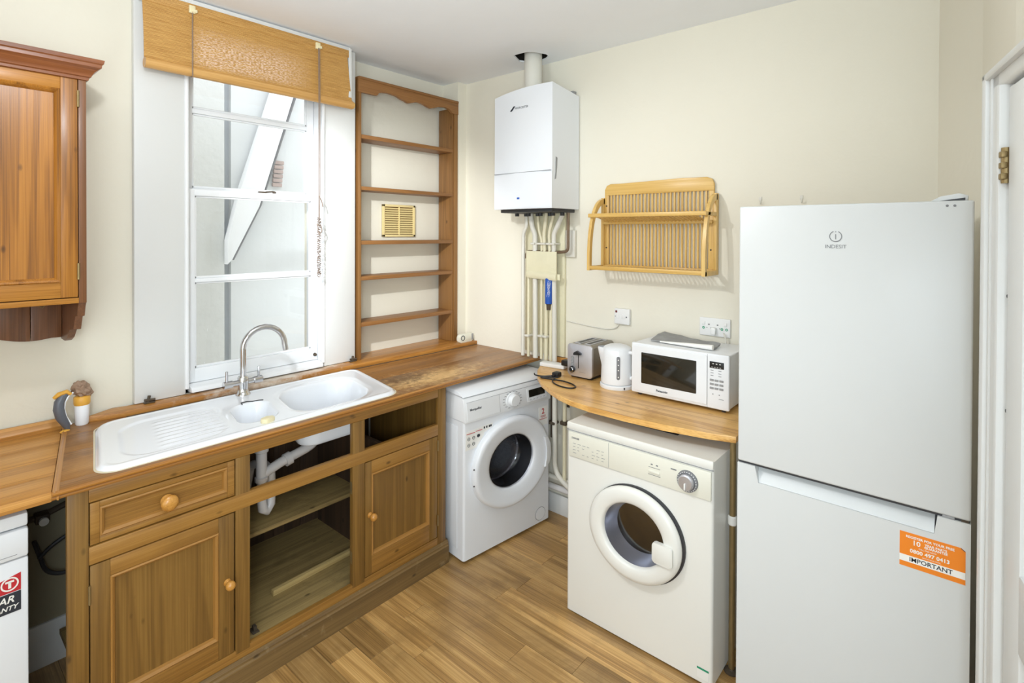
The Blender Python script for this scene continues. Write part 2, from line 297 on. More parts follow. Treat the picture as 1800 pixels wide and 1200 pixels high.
def tube(bm, pts, r, seg=10, cap=True, fillet=0.0):
    pts = [Vector(p) for p in pts]
    if fillet:
        out = [pts[0]]
        for i in range(1, len(pts)-1):
            a, b, c = pts[i-1], pts[i], pts[i+1]
            d1 = min(fillet, (a-b).length*0.48); d2 = min(fillet, (c-b).length*0.48)
            p, q = b+(a-b).normalized()*d1, b+(c-b).normalized()*d2
            for k in range(6): t = k/5; out.append(p*(1-t)**2+b*2*t*(1-t)+q*t*t)
        out.append(pts[-1]); pts = out
    rs = r if isinstance(r, (list, tuple)) else [r]*len(pts)
    if len(rs) != len(pts): rs = [rs[0]]*len(pts)
    rings = []; up = None
    for i, p in enumerate(pts):
        t = (pts[min(i+1, len(pts)-1)]-pts[max(i-1, 0)]).normalized()
        if up is None: up = t.orthogonal().normalized()
        up = (up-t*up.dot(t)).normalized(); s = t.cross(up)
        rings.append([bm.verts.new(p+(up*math.cos(2*PI*k/seg)+s*math.sin(2*PI*k/seg))*rs[i]) for k in range(seg)])
    for a, b in zip(rings, rings[1:]):
        for k in range(seg): bm.faces.new((a[k], a[(k+1) % seg], b[(k+1) % seg], b[k]))
    if cap: bm.faces.new(rings[0][::-1]); bm.faces.new(rings[-1])
    return bm
def lathe(bm, prof, c, axis='z', seg=32, sx=1.0, cap=True):
    # prof: (radius, height along axis); axis 'z' up, '-y' towards the viewer of a local front
    rings = []
    for r, h in prof:
        ring = []
        for k in range(seg):
            a = 2*PI*k/seg; u, v = r*math.cos(a)*sx, r*math.sin(a)
            if axis == 'z': p = (c[0]+u, c[1]+v, c[2]+h)
            elif axis == '-y': p = (c[0]+u, c[1]-h, c[2]+v)
            else: p = (c[0]+h, c[1]+u, c[2]+v)
            ring.append(bm.verts.new(p))
        rings.append(ring)
    for a, b in zip(rings, rings[1:]):
        for k in range(seg): bm.faces.new((a[k], a[(k+1) % seg], b[(k+1) % seg], b[k]))
    if cap:
        if prof[0][0] > 1e-5: bm.faces.new(rings[0][::-1])
        if prof[-1][0] > 1e-5: bm.faces.new(rings[-1])
    bmesh.ops.remove_doubles(bm, verts=bm.verts, dist=1e-6)
    return bm
def text(name, s, mat, loc, size, parent=None, rot=(PI/2, 0, 0), sx=1.0, align='CENTER', bold=0.0, shear=0.0, depth=0.0002):
    cu = bpy.data.curves.new(name, 'FONT'); cu.body = s; cu.size = size; cu.align_x = align; cu.align_y = 'CENTER'; cu.extrude = depth; cu.resolution_u = 2; cu.offset = bold; cu.shear = shear
    t = bpy.data.objects.new(name, cu); C.objects.link(t)
    dg = bpy.context.evaluated_depsgraph_get(); dg.update()
    me = bpy.data.meshes.new_from_object(t.evaluated_get(dg)); bpy.data.objects.remove(t)
    me.transform(Matrix.Translation(loc) @ Matrix.Rotation(rot[2], 4, 'Z') @ Matrix.Rotation(rot[0], 4, 'X') @ Matrix.Diagonal((sx, 1, 1, 1)))
    me.materials.clear(); me.materials.append(M[mat]); me.name = name
    o = bpy.data.objects.new(name, me); C.objects.link(o)
    if parent: o.parent = parent
    return o
def dup(o, parent=None):
    c = o.copy(); C.objects.link(c); c.parent = parent if parent else o.parent
    for ch in list(o.children):
        if ch is not c: dup(ch, c)
    return c
def rrect(w, h, r, n=6, cx=0, cy=0):
    pts = []
    for (sx, sy, a0) in ((1, 1, 0), (-1, 1, 90), (-1, -1, 180), (1, -1, 270)):
        for k in range(n+1):
            a = math.radians(a0+90*k/n); pts.append((cx+sx*(w/2-r)+r*math.cos(a), cy+sy*(h/2-r)+r*math.sin(a)))
    return pts

# ================================================================== STRUCTURE
CEIL = 2.588
WC0 = Vector((2.5, 0.097, 0)); WC1 = Vector((2.2, -0.02, 0)); wd = Vector((-0.98063, -0.19585, 0)); wn = Vector((-0.19585, 0.98063, 0))   # slanted wall: direction towards the camera, normal into the room
WCB = Vector((1.53, -0.065, 0)); WC2 = WCB + wd*2.9
# floor: a dark bed with every plank laid on it
fl = struct(box('floor', 'gap', -1.4, 2.6, -0.9, 2.9, -0.06, -0.0015, bev=0))
PW, PL = 0.1097, 0.92
bm = abox(new(), 0.0006, PW-0.0006, 0.0006, PL-0.0006, -0.006, 0.0, 0.0009, 1); pm = None
joints = {0: 1.70, 1: 1.58, 2: 0.86, 3: 1.305, 4: 1.09, 5: 1.57, 6: 0.62, 7: 1.25, 8: 1.565, 9: 1.02, 10: 0.70, 11: 1.4}
k0 = int((1.171+1.35)/PW)
for c in range(-k0, 13):
    x = 1.171+c*PW
    if x+PW > 2.56: continue
    j = joints.get(c, 0.3+((c*0.377) % 1.0)*PL)
    y = j-PL*math.ceil((j+0.85)/PL)
    while y < 2.75:
        y0, y1 = max(y, -0.86), min(y+PL, 2.75)
        if y1-y0 > 0.05:
            if pm is None: o = finish('plank', bm, 'floor', fl, 0); pm = o.data
            else: o = bpy.data.objects.new('plank', pm); C.objects.link(o); o.parent = fl
            o.location = (x, y0, 0); o.scale = (1, (y1-y0)/PL, 1)
        y += PL
# walls
AF = 2.58      # face of the window wall
bm = new()
abox(bm, -1.4, 0.835, AF+0.012, 2.76, 0, CEIL); abox(bm, 0.835, 1.475, AF+0.012, 2.76, 0, 0.925); abox(bm, 0.835, 1.475, AF+0.012, 2.76, 2.46, CEIL)
abox(bm, 1.475, 1.668, AF+0.012, 2.76, 0, CEIL); abox(bm, 1.668, 2.424, 2.70, 2.76, 0, CEIL); abox(bm, 2.424, 2.56, 2.555, 2.76, 0, CEIL)
struct(finish('wall_back', bm, 'wall', smooth=0))
struct(box('wall_right', 'wall', 2.5, 2.62, 0.0, 2.80, 0, CEIL, bev=0))
bm = new()
pts = [WC0, WC1, WCB, WC2, WC2-wn*0.12, WCB-wn*0.12, WC1+Vector((0, -0.12, 0)), WC0+Vector((0, -0.12, 0))]
prism(bm, [(p.x, p.y) for p in pts], 'z', 0, CEIL)
struct(finish('wall_front', bm, 'wall', smooth=0))
struct(box('wall_left', 'wall', -1.42, -1.3, -0.9, 2.70, 0, CEIL, bev=0))
# ceiling with a ragged hole round the flue
FX, FY = 2.37, 1.885
bm = new()
outer = [(-1.4, -0.95), (2.6, -0.95), (2.6, 2.85), (-1.4, 2.85)]
hole = []
for k in range(22):
    a = 2*PI*k/22; r = 0.090+0.026*noise.noise(Vector((math.cos(a)*1.7, math.sin(a)*1.7, 3.1)))+random.uniform(-0.007, 0.007)
    hole.append((FX-0.022+r*1.05*math.cos(a), FY+0.004+r*0.95*math.sin(a)))
def loop(pts, z):
    vs = [bm.verts.new((p[0], p[1], z)) for p in pts]; return vs, [bm.edges.new((vs[i], vs[(i+1) % len(vs)])) for i in range(len(vs))]
ov, oe = loop(outer, CEIL); hv, he = loop(hole, CEIL)
bmesh.ops.triangle_fill(bm, use_beauty=True, edges=oe+he)
kill = [f for f in bm.faces if all(v in hv for v in f.verts)]
bmesh.ops.delete(bm, geom=kill, context='FACES_ONLY')
r = bmesh.ops.extrude_face_region(bm, geom=bm.faces[:]); 
bmesh.ops.translate(bm, verts=[g for g in r['geom'] if isinstance(g, bmesh.types.BMVert)], vec=(0, 0, 0.008))
ceil_o = struct(finish('ceiling', bm, 'ceiling', smooth=0))
bm = new(); lathe(bm, [(0.15, 0.0), (0.15, 0.16), (0.0, 0.16)], (FX, FY, CEIL+0.008), seg=20, cap=False)
finish('ceiling_void', bm, 'hole', ceil_o)
struct(box('wall_back_shade_strip', 'gapshade', -1.3, 0.64, AF+0.004, AF+0.012, 0.16, 0.835, bev=0))  # strip added so the wall below the left worktop looks shaded
# skirting seen in the dark gap and under the counter
struct(box('baseboard_back', 'trim', -1.3, 2.42, AF-0.006, AF+0.012, 0, 0.16, bev=0.003))
struct(box('baseboard_right', 'trim', 2.482, 2.5, 0.12, 2.55, 0, 0.11, bev=0.003))

# window casing boards and window
tr = struct(box('trim_1', 'trim', 0.642, 0.83, AF-0.018, AF+0.012, 0.902, CEIL-0.002, bev=0.006))
tr2 = struct(box('trim_2', 'trim', 1.478, 1.664, AF-0.018, AF+0.012, 0.902, CEIL-0.002, bev=0.006))
for nm, x in (('trim_3', 0.826), ('trim_4', 1.466)):
    struct(finish(nm, tube(new(), [(x+0.008, AF-0.016, 0.925), (x+0.008, AF-0.016, CEIL-0.003)], 0.009, 10), 'sash'))
tr5 = struct(box('trim_5', 'trim', 0.70, 1.59, AF-0.03, AF+0.012, 2.44, CEIL-0.002, bev=0.004))
win = bpy.data.objects.new('window_1', None); C.objects.link(win); struct(win)
fr = new(); abox(fr, 0.835, 0.845, AF, 2.72, 0.925, 2.46); abox(fr, 1.466, 1.475, AF, 2.72, 0.925, 2.46); abox(fr, 0.835, 1.475, AF, 2.72, 2.44, 2.46); abox(fr, 0.835, 1.475, AF+0.012, 2.72, 0.90, 0.925)
finish('window_frame', fr, 'sash', win, 0)
bm = new(); prism(bm, [(AF-0.036, 0.908), (AF+0.03, 0.902), (AF+0.03, 0.936), (AF-0.026, 0.93), (AF-0.036, 0.922)], 'x', 0.846, 1.464, 0.003); finish('window_sill', bm, 'sash', win, 50)
def sash(x0, x1, z0, z1, y, gx0, gx1, gz, name):
    # gz: list of (z0,z1) glass openings from the bottom
    o = new(); yb = y+0.034
    abox(o, x0, gx0, y, yb, z0, z1, 0.003); abox(o, gx1, x1, y, yb, z0, z1, 0.003)
    zs = [z0]+[v for g in gz for v in g]+[z1]
    for i in range(0, len(zs), 2): abox(o, gx0-0.002, gx1+0.002, y, yb, zs[i], zs[i+1], 0.003)
    s = finish(name, o, 'sash', win)
    for g0, g1 in gz:
        b = new()
        for (a, b_, c, d) in ((gx0, gx0+0.008, g0, g1), (gx1-0.008, gx1, g0, g1), (gx0, gx1, g0, g0+0.010), (gx0, gx1, g1-0.008, g1)): abox(b, a, b_, y+0.008, y+0.018, c, d, 0.002, 1)
        finish('glazing_bead', b, 'sash', s)
        box('pane', 'glass', gx0, gx1, y+0.016, y+0.019, g0, g1, s, 0)
    return s
sash(0.847, 1.464, 0.937, 1.792, AF+0.022, 0.880, 1.428, [(0.998, 1.378), (1.396, 1.762)], 'lower_sash')
sash(0.847, 1.464, 1.765, 2.44, AF+0.066, 0.884, 1.428, [(1.80, 2.134), (2.156, 2.42)], 'upper_sash')
bm = new(); lathe(bm, [(0.0, 0.014), (0.007, 0.012), (0.009, 0.004), (0.009, 0.0)], (1.446, AF+0.021, 0.965), '-y', 14); finish('sash_screw', bm, 'darkmetal', win)
bm = new(); abox(bm, 1.165, 1.20, AF+0.03, AF+0.05, 1.792, 1.80, 0.002); tube(bm, [(1.20, AF+0.04, 1.798), (1.235, AF+0.035, 1.802)], 0.004, 8); lathe(bm, [(0.008, 0), (0.009, 0.006), (0, 0.012)], (1.24, AF+0.036, 1.794), 'z', 12); finish('sash_catch', bm, 'darkmetal', win)

# outside: rendered walls of the yard with a white roof stringer
bm = new(); abox(bm, -1.2, 1.455, 3.78, 3.9, -0.5, 3.6); e1 = struct(finish('exterior_wall_near', bm, 'ext', smooth=0))
e2 = struct(box('exterior_wall_far', 'ext2', 1.505, 5.2, 3.80, 3.9, -0.5, 4.4, bev=0))
e3 = struct(box('exterior_recess_shade_strip', 'extd', 1.44, 1.52, 3.84, 3.92, -0.5, 4.0, bev=0))
struct(box('exterior_ground', 'ext2', -3, 6, 2.8, 6, -0.6, -0.5, bev=0))
rb = thing('roof_board', 'white sloping roof board on the rendered wall outside the window', 'board', (1.45, 3.74, 1.42))
bm = new(); prism(bm, [(0.0, -0.03), (0.028, 0.0), (0.205, 0.36), (0.50, 1.32), (0.36, 1.36), (0.07, 0.43), (0.0, 0.13)], 'y', -0.03, 0.03, 0.003); finish('board_face', bm, 'sash', rb)
bm = new(); tube(bm, [(0.04, 0.0, 0.0), (0.222, 0.0, 0.37), (0.53, 0.0, 1.34)], 0.011, 8); finish('gutter_edge', bm, 'greyp', rb)
bp = thing('brick_vent', 'small faded brick vent in the rendered wall outside', 'vent', (1.80, 3.79, 1.93))
for i in range(6):
    box('brick', 'brick', -0.02+0.003*i, 0.048+0.003*i, -0.012, 0.005, i*0.032, i*0.032+0.026, bp, 0.002, 1)

# door and its casing in the slanted wall: local x runs along the wall towards the camera
dr = bpy.data.objects.new('door_1', None); C.objects.link(dr); struct(dr)
# frame basis: viewer faces the wall; local x = wd, local y = -wn (into the wall)
dr.matrix_world = Matrix(((wd.x, -wn.x, 0, WCB.x), (wd.y, -wn.y, 0, WCB.y), (0, 0, 1, 0), (0, 0, 0, 1)))
def s_of(x): return (WC1.x-x)/0.98063
# casing front stands 5 cm proud of the wall
c0 = Vector((1.498, -0.0232, 0))-WCB; S0 = c0.dot(wd); off = c0.dot(wn)
DW = 0.100
bm = new(); abox(bm, S0, S0+DW-0.02, -off, 0.02, 0, 1.93, 0.008, 3); abox(bm, S0+DW-0.022, S0+DW, -off-0.006, 0.02, 0, 1.892, 0.004)
abox(bm, S0-0.006, S0+0.02, -off-0.010, 0.02, 0, 1.935, 0.005)
abox(bm, S0+0.03, S0+0.036, -off-0.004, 0.0, 0, 1.925, 0.002)
abox(bm, S0, S0+1.0, -off, 0.02, 1.89, 1.93, 0.008, 3); abox(bm, S0-0.006, S0+1.0, -off-0.010, 0.02, 1.918, 1.935, 0.005)
abox(bm, S0+0.875, S0+1.0, -off, 0.02, 0, 1.90, 0.008, 3)
finish('door_frame', bm, 'trim', dr)
dl = new(); d0 = S0+DW+0.022; d1 = S0+0.872; yy = -off+0.004
stile = 0.085
abox(dl, d0, d0+stile, yy, yy+0.035, 0.01, 1.88, 0.003); abox(dl, d1-stile, d1, yy, yy+0.035, 0.01, 1.88, 0.003)
for a, b in ((0.01, 0.22), (0.86, 1.0), (1.77, 1.88)): abox(dl, d0+stile-0.002, d1-stile+0.002, yy, yy+0.035, a, b, 0.003)
abox(dl, (d0+d1)/2-0.05, (d0+d1)/2+0.05, yy, yy+0.035, 0.2, 1.80, 0.003)
abox(dl, d0+stile-0.01, d1-stile+0.01, yy+0.014, yy+0.024, 0.2, 1.80, 0)
lf = finish('door_leaf', dl, 'trim', dr)
box('door_lining', 'trim', S0+DW, d0-0.002, yy+0.006, 0.03, 0, 1.885, dr, 0.001)
for z in (1.734, 0.32):
    b = new(); tube(b, [(d0-0.013, yy-0.001, z-0.034), (d0-0.013, yy-0.001, z+0.034)], 0.007, 10); abox(b, d0-0.024, d0-0.002, yy+0.003, yy+0.008, z-0.032, z+0.032, 0.001)
    for k in (-0.021, 0, 0.021): abox(b, d0-0.022, d0-0.004, yy-0.010, yy+0.0, z+k-0.006, z+k+0.006, 0.002)
    finish('hinge', b, 'brass', dr)
for z in (1.484, 1.264):
    b = new(); lathe(b, [(0.0045, 0), (0.003, 0.003), (0, 0.003)], (d0-0.014, yy+0.006, z), '-y', 10); finish('screw', b, 'black', dr)

# ================================================================== SINK RUN
CT = 0.878; CB = 0.856
cab = thing('sink_cabinet', 'brown pine sink cabinet with drawer, two panel doors and an open middle bay', 'cabinet', (0.323, 1.93, 0))
def cx(x): return x-0.323
FT = 0.022
X = dict(a=0.323, b=0.372, c=0.779, d=0.828, e=1.242, f=1.300, g=1.707, h=1.757)
def cp(nm, mat, x0, x1, y0, y1, z0, z1, bev=0.002, parent=None): return box(nm, mat, cx(x0), cx(x1), y0, y1, z0, z1, parent or cab, bev)
cp('stile', 'cabz', X['a'], X['b'], 0, FT, 0.10, CB); cp('stile', 'cabz', X['c'], X['d'], 0, FT, 0.13, 0.816); cp('stile', 'cabz', X['e'], X['f'], 0, FT, 0.13, 0.816); cp('stile', 'cabz', X['g'], X['h'], 0, FT, 0.10, CB)
cp('top_rail', 'cabx', X['b'], X['g'], 0, FT, 0.816, CB); 
cp('middle_rail', 'cabx', X['b'], X['g'], -0.001, FT, 0.634, 0.686); cp('bottom_rail', 'cabx', X['b'], X['g'], 0.001, FT, 0.105, 0.142)
cp('side_panel', 'cabz', X['h']-0.018, X['h'], FT, 0.60, 0, CB)
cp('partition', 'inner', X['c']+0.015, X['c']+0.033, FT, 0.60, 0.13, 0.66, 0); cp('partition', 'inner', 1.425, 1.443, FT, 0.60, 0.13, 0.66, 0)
cp('base_board', 'base', X['b']+0.03, X['h']-0.018, FT, 0.61, 0.118, 0.136, 0)
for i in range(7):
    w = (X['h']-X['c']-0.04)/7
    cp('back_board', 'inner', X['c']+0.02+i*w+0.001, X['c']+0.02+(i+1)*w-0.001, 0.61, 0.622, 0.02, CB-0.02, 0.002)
cp('inner_shelf', 'base', X['d']+0.01, 1.424, 0.215, 0.60, 0.395, 0.413, 0.002)
# plinth with moulded top
bm = new(); prism(bm, [(-0.012, 0), (-0.012, 0.082), (-0.008, 0.088), (-0.008, 0.096), (-0.001, 0.108), (0.02, 0.108), (0.02, 0)], 'x', cx(0.12+0.2), cx(1.768)); finish('plinth', bm, 'plinth', cab, 30)
def panel_door(parent_name, x0, x1, z0, z1, px0, px1, pz0, pz1, matz, matx, par, y=0.0, th=0.02, mw=0.014):
    b = new(); abox(b, px0-0.002, px1+0.002, y+0.011, y+th-0.003, pz0-0.002, pz1+0.002, 0); d = finish(parent_name, b, matz, par, 0)
    for a_, b_ in ((x0, px0), (px1, x1)): box('door_stile', matz, a_, b_, y, y+th, z0, z1, d, 0.0015)
    for a_, b_ in ((z0, pz0), (pz1, z1)): box('door_rail', matx, px0, px1, y+0.0005, y+th, a_, b_, d, 0.0015)
    b = new()
    prof = [(0, y-0.001), (0.004, y-0.004), (0.008, y-0.001), (0.011, y+0.002), (mw, y+0.011), (0, y+0.011)]
    rings = []
    for (o_, yy_) in prof:
        rings.append([b.verts.new((px0+o_, yy_, pz0+o_)), b.verts.new((px1-o_, yy_, pz0+o_)), b.verts.new((px1-o_, yy_, pz1-o_)), b.verts.new((px0+o_, yy_, pz1-o_))])
    for r0, r1 in zip(rings, rings[1:]+rings[:1]):
        for k in range(4): b.faces.new((r0[k], r0[(k+1) % 4], r1[(k+1) % 4], r1[k]))
    finish('door_moulding', b, 'edgez' if matx == 'cabx' else matz, d, 25)
    return d
def knob(x, y, z, r, par):
    b = new(); lathe(b, [(r*0.75, 0), (r*0.72, 0.004), (r*0.45, 0.008), (r*0.42, 0.014), (r*0.85, 0.019), (r*1.0, 0.026), (r*0.92, 0.034), (r*0.55, 0.040), (0, 0.042)], (x, y, z), '-y', 24)
    return finish('knob', b, 'knob', par, 60)
d = panel_door('drawer_front', cx(0.375), cx(0.776), 0.690, 0.812, cx(0.398), cx(0.753), 0.709, 0.795, 'cabx', 'cabx', cab, 0.001); knob(cx(0.572), 0.005, 0.748, 0.025, d)
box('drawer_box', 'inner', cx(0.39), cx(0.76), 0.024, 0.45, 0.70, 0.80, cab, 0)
d = panel_door('door', cx(0.375), cx(0.774), 0.145, 0.630, cx(0.423), cx(0.724), 0.212, 0.580, 'cabz', 'cabx', cab, 0.001); knob(cx(0.752), 0.001, 0.398, 0.016, d)
b = new(); tube(b, [(cx(0.373), -0.001, 0.52), (cx(0.373), -0.001, 0.575)], 0.0035, 8); finish('hinge', b, 'brass', d)
d = panel_door('door', cx(1.303), cx(1.704), 0.145, 0.630, cx(1.335), cx(1.656), 0.225, 0.575, 'cabz', 'cabx', cab, 0.001); knob(cx(1.327), 0.001, 0.402, 0.016, d)
for z in (0.20, 0.56):
    b = new(); tube(b, [(cx(1.706), -0.001, z), (cx(1.706), -0.001, z+0.05)], 0.0035, 8); finish('hinge', b, 'brass', d)
for z in (0.23, 0.52):       # hinge leaves left on the open bay
    box('bare_hinge', 'brass', cx(1.2415), cx(1.2435), 0.004, 0.02, z, z+0.05, cab, 0)
bm = new(); abox(bm, -0.012, 0.012, -0.02, 0.02, 0, 0.003, 0.001); abox(bm, -0.004, 0.008, -0.008, 0.012, 0.003, 0.018, 0.002)
o = finish('door_catch', bm, 'darkmetal', cab); o.location = (cx(0.868), 0.06, 0.136)
st = box('wooden_batten', 'edge', -0.20, 0.20, -0.011, 0.011, 0, 0.022, bev=0.002); st.data.materials[0] = M['base2']; st.location = (1.20, 2.135, 0.1368); st.rotation_euler = (0, 0, 0.03); tag(st, 'loose pine batten lying on the base of the open sink cabinet bay', 'batten')

# main worktop: slabs round the sink opening, moulded front and left edges
wt = thing('sink_worktop', 'long worn brown pine worktop holding the white sink', 'worktop', (0, 0, 0))
def lx(y): return 0.303+0.20*(y-1.925)      # slanted left end
def slab(nm, pts, mat='topx', z0=CB, z1=CT, bev=0.0015): return finish(nm, prism(new(), pts, 'z', z0, z1, bev), mat, wt)
YF = 1.925; YB = 2.572
slab('board', [(lx(YF), YF), (2.498, YF), (2.498, 1.99), (lx(1.99), 1.99)])
slab('board', [(lx(1.99), 1.9905), (0.45, 1.9905), (0.50, 2.24), (lx(2.24), 2.24)])
slab('board', [(lx(2.24), 2.2405), (0.50, 2.2405), (0.545, 2.43), (lx(2.43), 2.43)])
slab('board', [(1.47, 1.9905), (2.498, 1.9905), (2.498, 2.21), (1.52, 2.21)])
slab('board', [(1.52, 2.2105), (2.498, 2.2105), (2.498, 2.43), (1.56, 2.43)])
slab('board', [(lx(2.43), 2.4305), (2.498, 2.4305), (2.498, YB-0.002), (lx(YB), YB-0.002)])
prof = [(0, CB), (-0.004, CB+0.001), (-0.006, CB+0.006), (-0.004, CB+0.010), (-0.010, CB+0.012), (-0.015, CB+0.017), (-0.015, CT-0.001), (-0.010, CT+0.0015), (-0.006, CT-0.001), (0, CT+0.001)]
bm = new(); prism(bm, [(YF+p[0], p[1]) for p in prof], 'x', 0.289, 2.498); finish('front_moulding', bm, 'edge', wt, 50)
bm = new(); prism(bm, [(p[0], p[1]) for p in prof], 'y', 0, 0.652); o = finish('side_moulding', bm, 'edgey', wt, 50); o.location = (0.303, YF-0.010, 0); o.rotation_euler = (0, 0, -math.atan(0.20))
# ledge behind the sink
bm = new(); prism(bm, [(0.478, 2.535), (0.62, 2.500), (1.70, 2.478), (2.497, 2.445), (2.497, 2.553), (2.425, 2.553), (2.425, 2.56), (0.62, 2.572), (0.575, 2.590)], 'z', CT, 0.901, 0.002); finish('back_ledge', bm, 'ledge', wt)
b = new(); tube(b, [(0.60, 2.497, 0.8785), (1.70, 2.473, 0.8785), (2.49, 2.440, 0.8785)], 0.003, 6); finish('dark_sealant', b, 'darkmetal', wt)

# sink
SX0, SY0, SW, SD = 0.392, 1.952, 1.108, 0.512; SH = 0.20
sk = thing('kitchen_sink', 'white ceramic one and a half bowl sink with ribbed drainer', 'sink', (SX0, SY0, CT))
def sd_rr(x, y, x0, x1, y0, y1, r):
    qx = abs(x-(x0+x1)/2)-(x1-x0)/2+r; qy = abs(y-(y0+y1)/2)-(y1-y0)/2+r
    return math.hypot(max(qx, 0), max(qy, 0))+min(max(qx, qy), 0)-r
def sst(a, b, t):
    t = max(0, min(1, (t-a)/(b-a))); return t*t*(3-2*t)
def sink_h(x, y):
    de = -sd_rr(x, y, 0, SW, 0, SD, 0.07)
    h = 0.012*sst(-0.001, 0.014, de)-0.002*sst(0.02, 0.035, de)
    dm = -sd_rr(x, y, 0.642, 1.005, 0.055, 0.415, 0.11); h -= 0.004*sst(-0.03, 0.0, dm)+0.16*sst(-0.002, 0.035, dm)
    ds = -sd_rr(x, y, 0.432, 0.588, 0.085, 0.335, 0.065); h -= 0.11*sst(-0.002, 0.028, ds)
    dd = -sd_rr(x, y, 0.06, 0.405, 0.045, 0.43, 0.10); h -= 0.005*sst(0.0, 0.02, dd)
    if 0.13 < x < 0.41:
        k = sst(0.16, 0.2, x)*(1-sst(0.355, 0.40, x)); kk = sst(0.06, 0.08, y)*(1-sst(0.36, 0.40, y))
        h += 0.0035*k*kk*(0.5-0.5*math.cos(2*PI*y/0.038))
    return h
bm = new(); NU, NV = 300, 130; grid = []
rc = 0.07
for i in range(NU+1):
    x = SW*i/NU; col = []
    d_ = max(0, abs(x-SW/2)-(SW/2-rc)); hv_ = SD/2-rc+math.sqrt(max(0, rc*rc-d_*d_))
    for j in range(NV+1):
        y = SD/2+hv_*(2*j/NV-1); col.append(bm.verts.new((x+0.2*y, y, sink_h(x, y)+0.001)))
    grid.append(col)
for i in range(NU):
    for j in range(NV): bm.faces.new((grid[i][j], grid[i+1][j], grid[i+1][j+1], grid[i][j+1]))
finish('sink_top', bm, 'sink', sk, 60)
bm = new()
o_ = rrect(SW+0.010, SD+0.012, 0.07, 8, SW/2, SD/2); i_ = rrect(SW-0.05, SD-0.05, 0.05, 8, SW/2, SD/2)
for a, b in ((0, 0),):
    vo = [bm.verts.new((p[0]+0.2*p[1], p[1], 0.0008)) for p in o_]; vm = [bm.verts.new((p[0]+0.2*p[1]-0, p[1], 0.0022)) for p in rrect(SW, SD, 0.07, 8, SW/2, SD/2)]
    for k in range(len(vo)): bm.faces.new((vo[k], vo[(k+1) % len(vo)], vm[(k+1) % len(vo)], vm[k]))
finish('sealant_bead', bm, 'seal', sk)
for (x, y, z) in ((0.82, 0.235, -0.1495), (0.51, 0.21, -0.1035)):
    bm = new(); lathe(bm, [(0.032, 0), (0.030, 0.003), (0.020, 0.001), (0, 0.001)], (x+0.2*y, y, z), seg=24); finish('waste_ring', bm, 'chrome', sk)
bm = new(); lathe(bm, [(0.010, 0), (0.010, 0.003), (0, 0.003)], (0.30+0.07, 0.10, 0.006), seg=14)
bm.free()
bm = new(); tube(bm, [(0.535+0.02, 0.330, 0.0125), (0.56, 0.352, 0.0125), (0.585, 0.352, 0.0125), (0.60, 0.338, 0.0125), (0.625, 0.335, 0.012), (0.64, 0.325, 0.012)], 0.0025, 6); finish('plug_chain', bm, 'rubber', sk)

tp = thing('mixer_tap', 'chrome swan-neck mixer tap with two lever handles', 'tap', (1.010, 2.424, 0.889))
bm = new(); lathe(bm, [(0.030, -0.002), (0.030, 0.004), (0.024, 0.010), (0.021, 0.03), (0.022, 0.05), (0.023, 0.075), (0.019, 0.082), (0, 0.083)], (0, 0, 0), seg=28); finish('tap_body', bm, 'chrome', tp, 50)
pts = [(0, 0, 0.075), (0, 0, 0.20)]
R = 0.089
for k in range(0, 15): 
    a = PI-PI*k/14*1.02; pts.append((R+R*math.cos(a), -0.02*(k/14), 0.20+R*math.sin(a)*0.98))
pts.append((2*R+0.004, -0.022, 0.170))
bm = new(); tube(bm, pts, 0.0125, 16); finish('spout', bm, 'chrome', tp, 60)
for s in (-1, 1):
    a = 0.0
    bm = new(); tube(bm, [(s*0.015, 0, 0.055), (s*0.050, 0, 0.055)], 0.012, 14); tube(bm, [(s*0.046, 0, 0.055), (s*0.082, 0, 0.055)], 0.0155, 16); h = finish('tap_handle', bm, 'chrome', tp, 50)
    bm = new(); tube(bm, [(s*0.068, 0, 0.066), (s*0.068, 0, 0.112)], 0.0055, 10); finish('lever', bm, 'chrome', h)

# things on the worktop
bm = new(); prism(bm, rrect(0.050, 0.034, 0.012, 5), 'z', 0, 0.016, 0.004); o = finish('soap_bar', bm, 'soap'); o.location = (0.925, 2.005, 0.8885); o.rotation_euler = (0, 0, 0.35); tag(o, 'small cream bar of soap on the front rim of the sink', 'soap')
for (x, lab) in ((0.690, 'small dark metal latch on the ledge at the left window casing'), (1.640, 'small dark metal latch on the ledge at the right window casing')):
    bm = new(); abox(bm, -0.020, 0.020, -0.008, 0.008, 0, 0.006, 0.002); tube(bm, [(-0.004, 0, 0.004), (0, 0, 0.030)], 0.006, 8); tube(bm, [(-0.018, 0, 0.014), (0.020, -0.004, 0.012)], 0.005, 8)
    o = finish('window_latch', bm, 'darkmetal'); o.location = (x, AF-0.032, 0.9015); tag(o, lab, 'latch')
al = thing('door_alarm', 'small white battery alarm on the ledge in the corner', 'alarm', (2.418, 2.478, 0.901))
bm = new(); prism(bm, rrect(0.132, 0.054, 0.018, 5, 0.004, 0.0275), 'y', -0.012, 0.010, 0.004); finish('alarm_case', bm, 'alarmw', al)
bm = new(); lathe(bm, [(0.0165, 0.0), (0.0165, 0.002), (0.0125, 0.002), (0.0125, 0)], (-0.028, -0.012, 0.029), '-y', 24, cap=False); finish('sounder_ring', bm, 'rubber', al)
bm = new(); abox(bm, 0.050, 0.066, -0.0135, -0.011, 0.008, 0.048, 0.001); finish('clip', bm, 'greyseam', al)

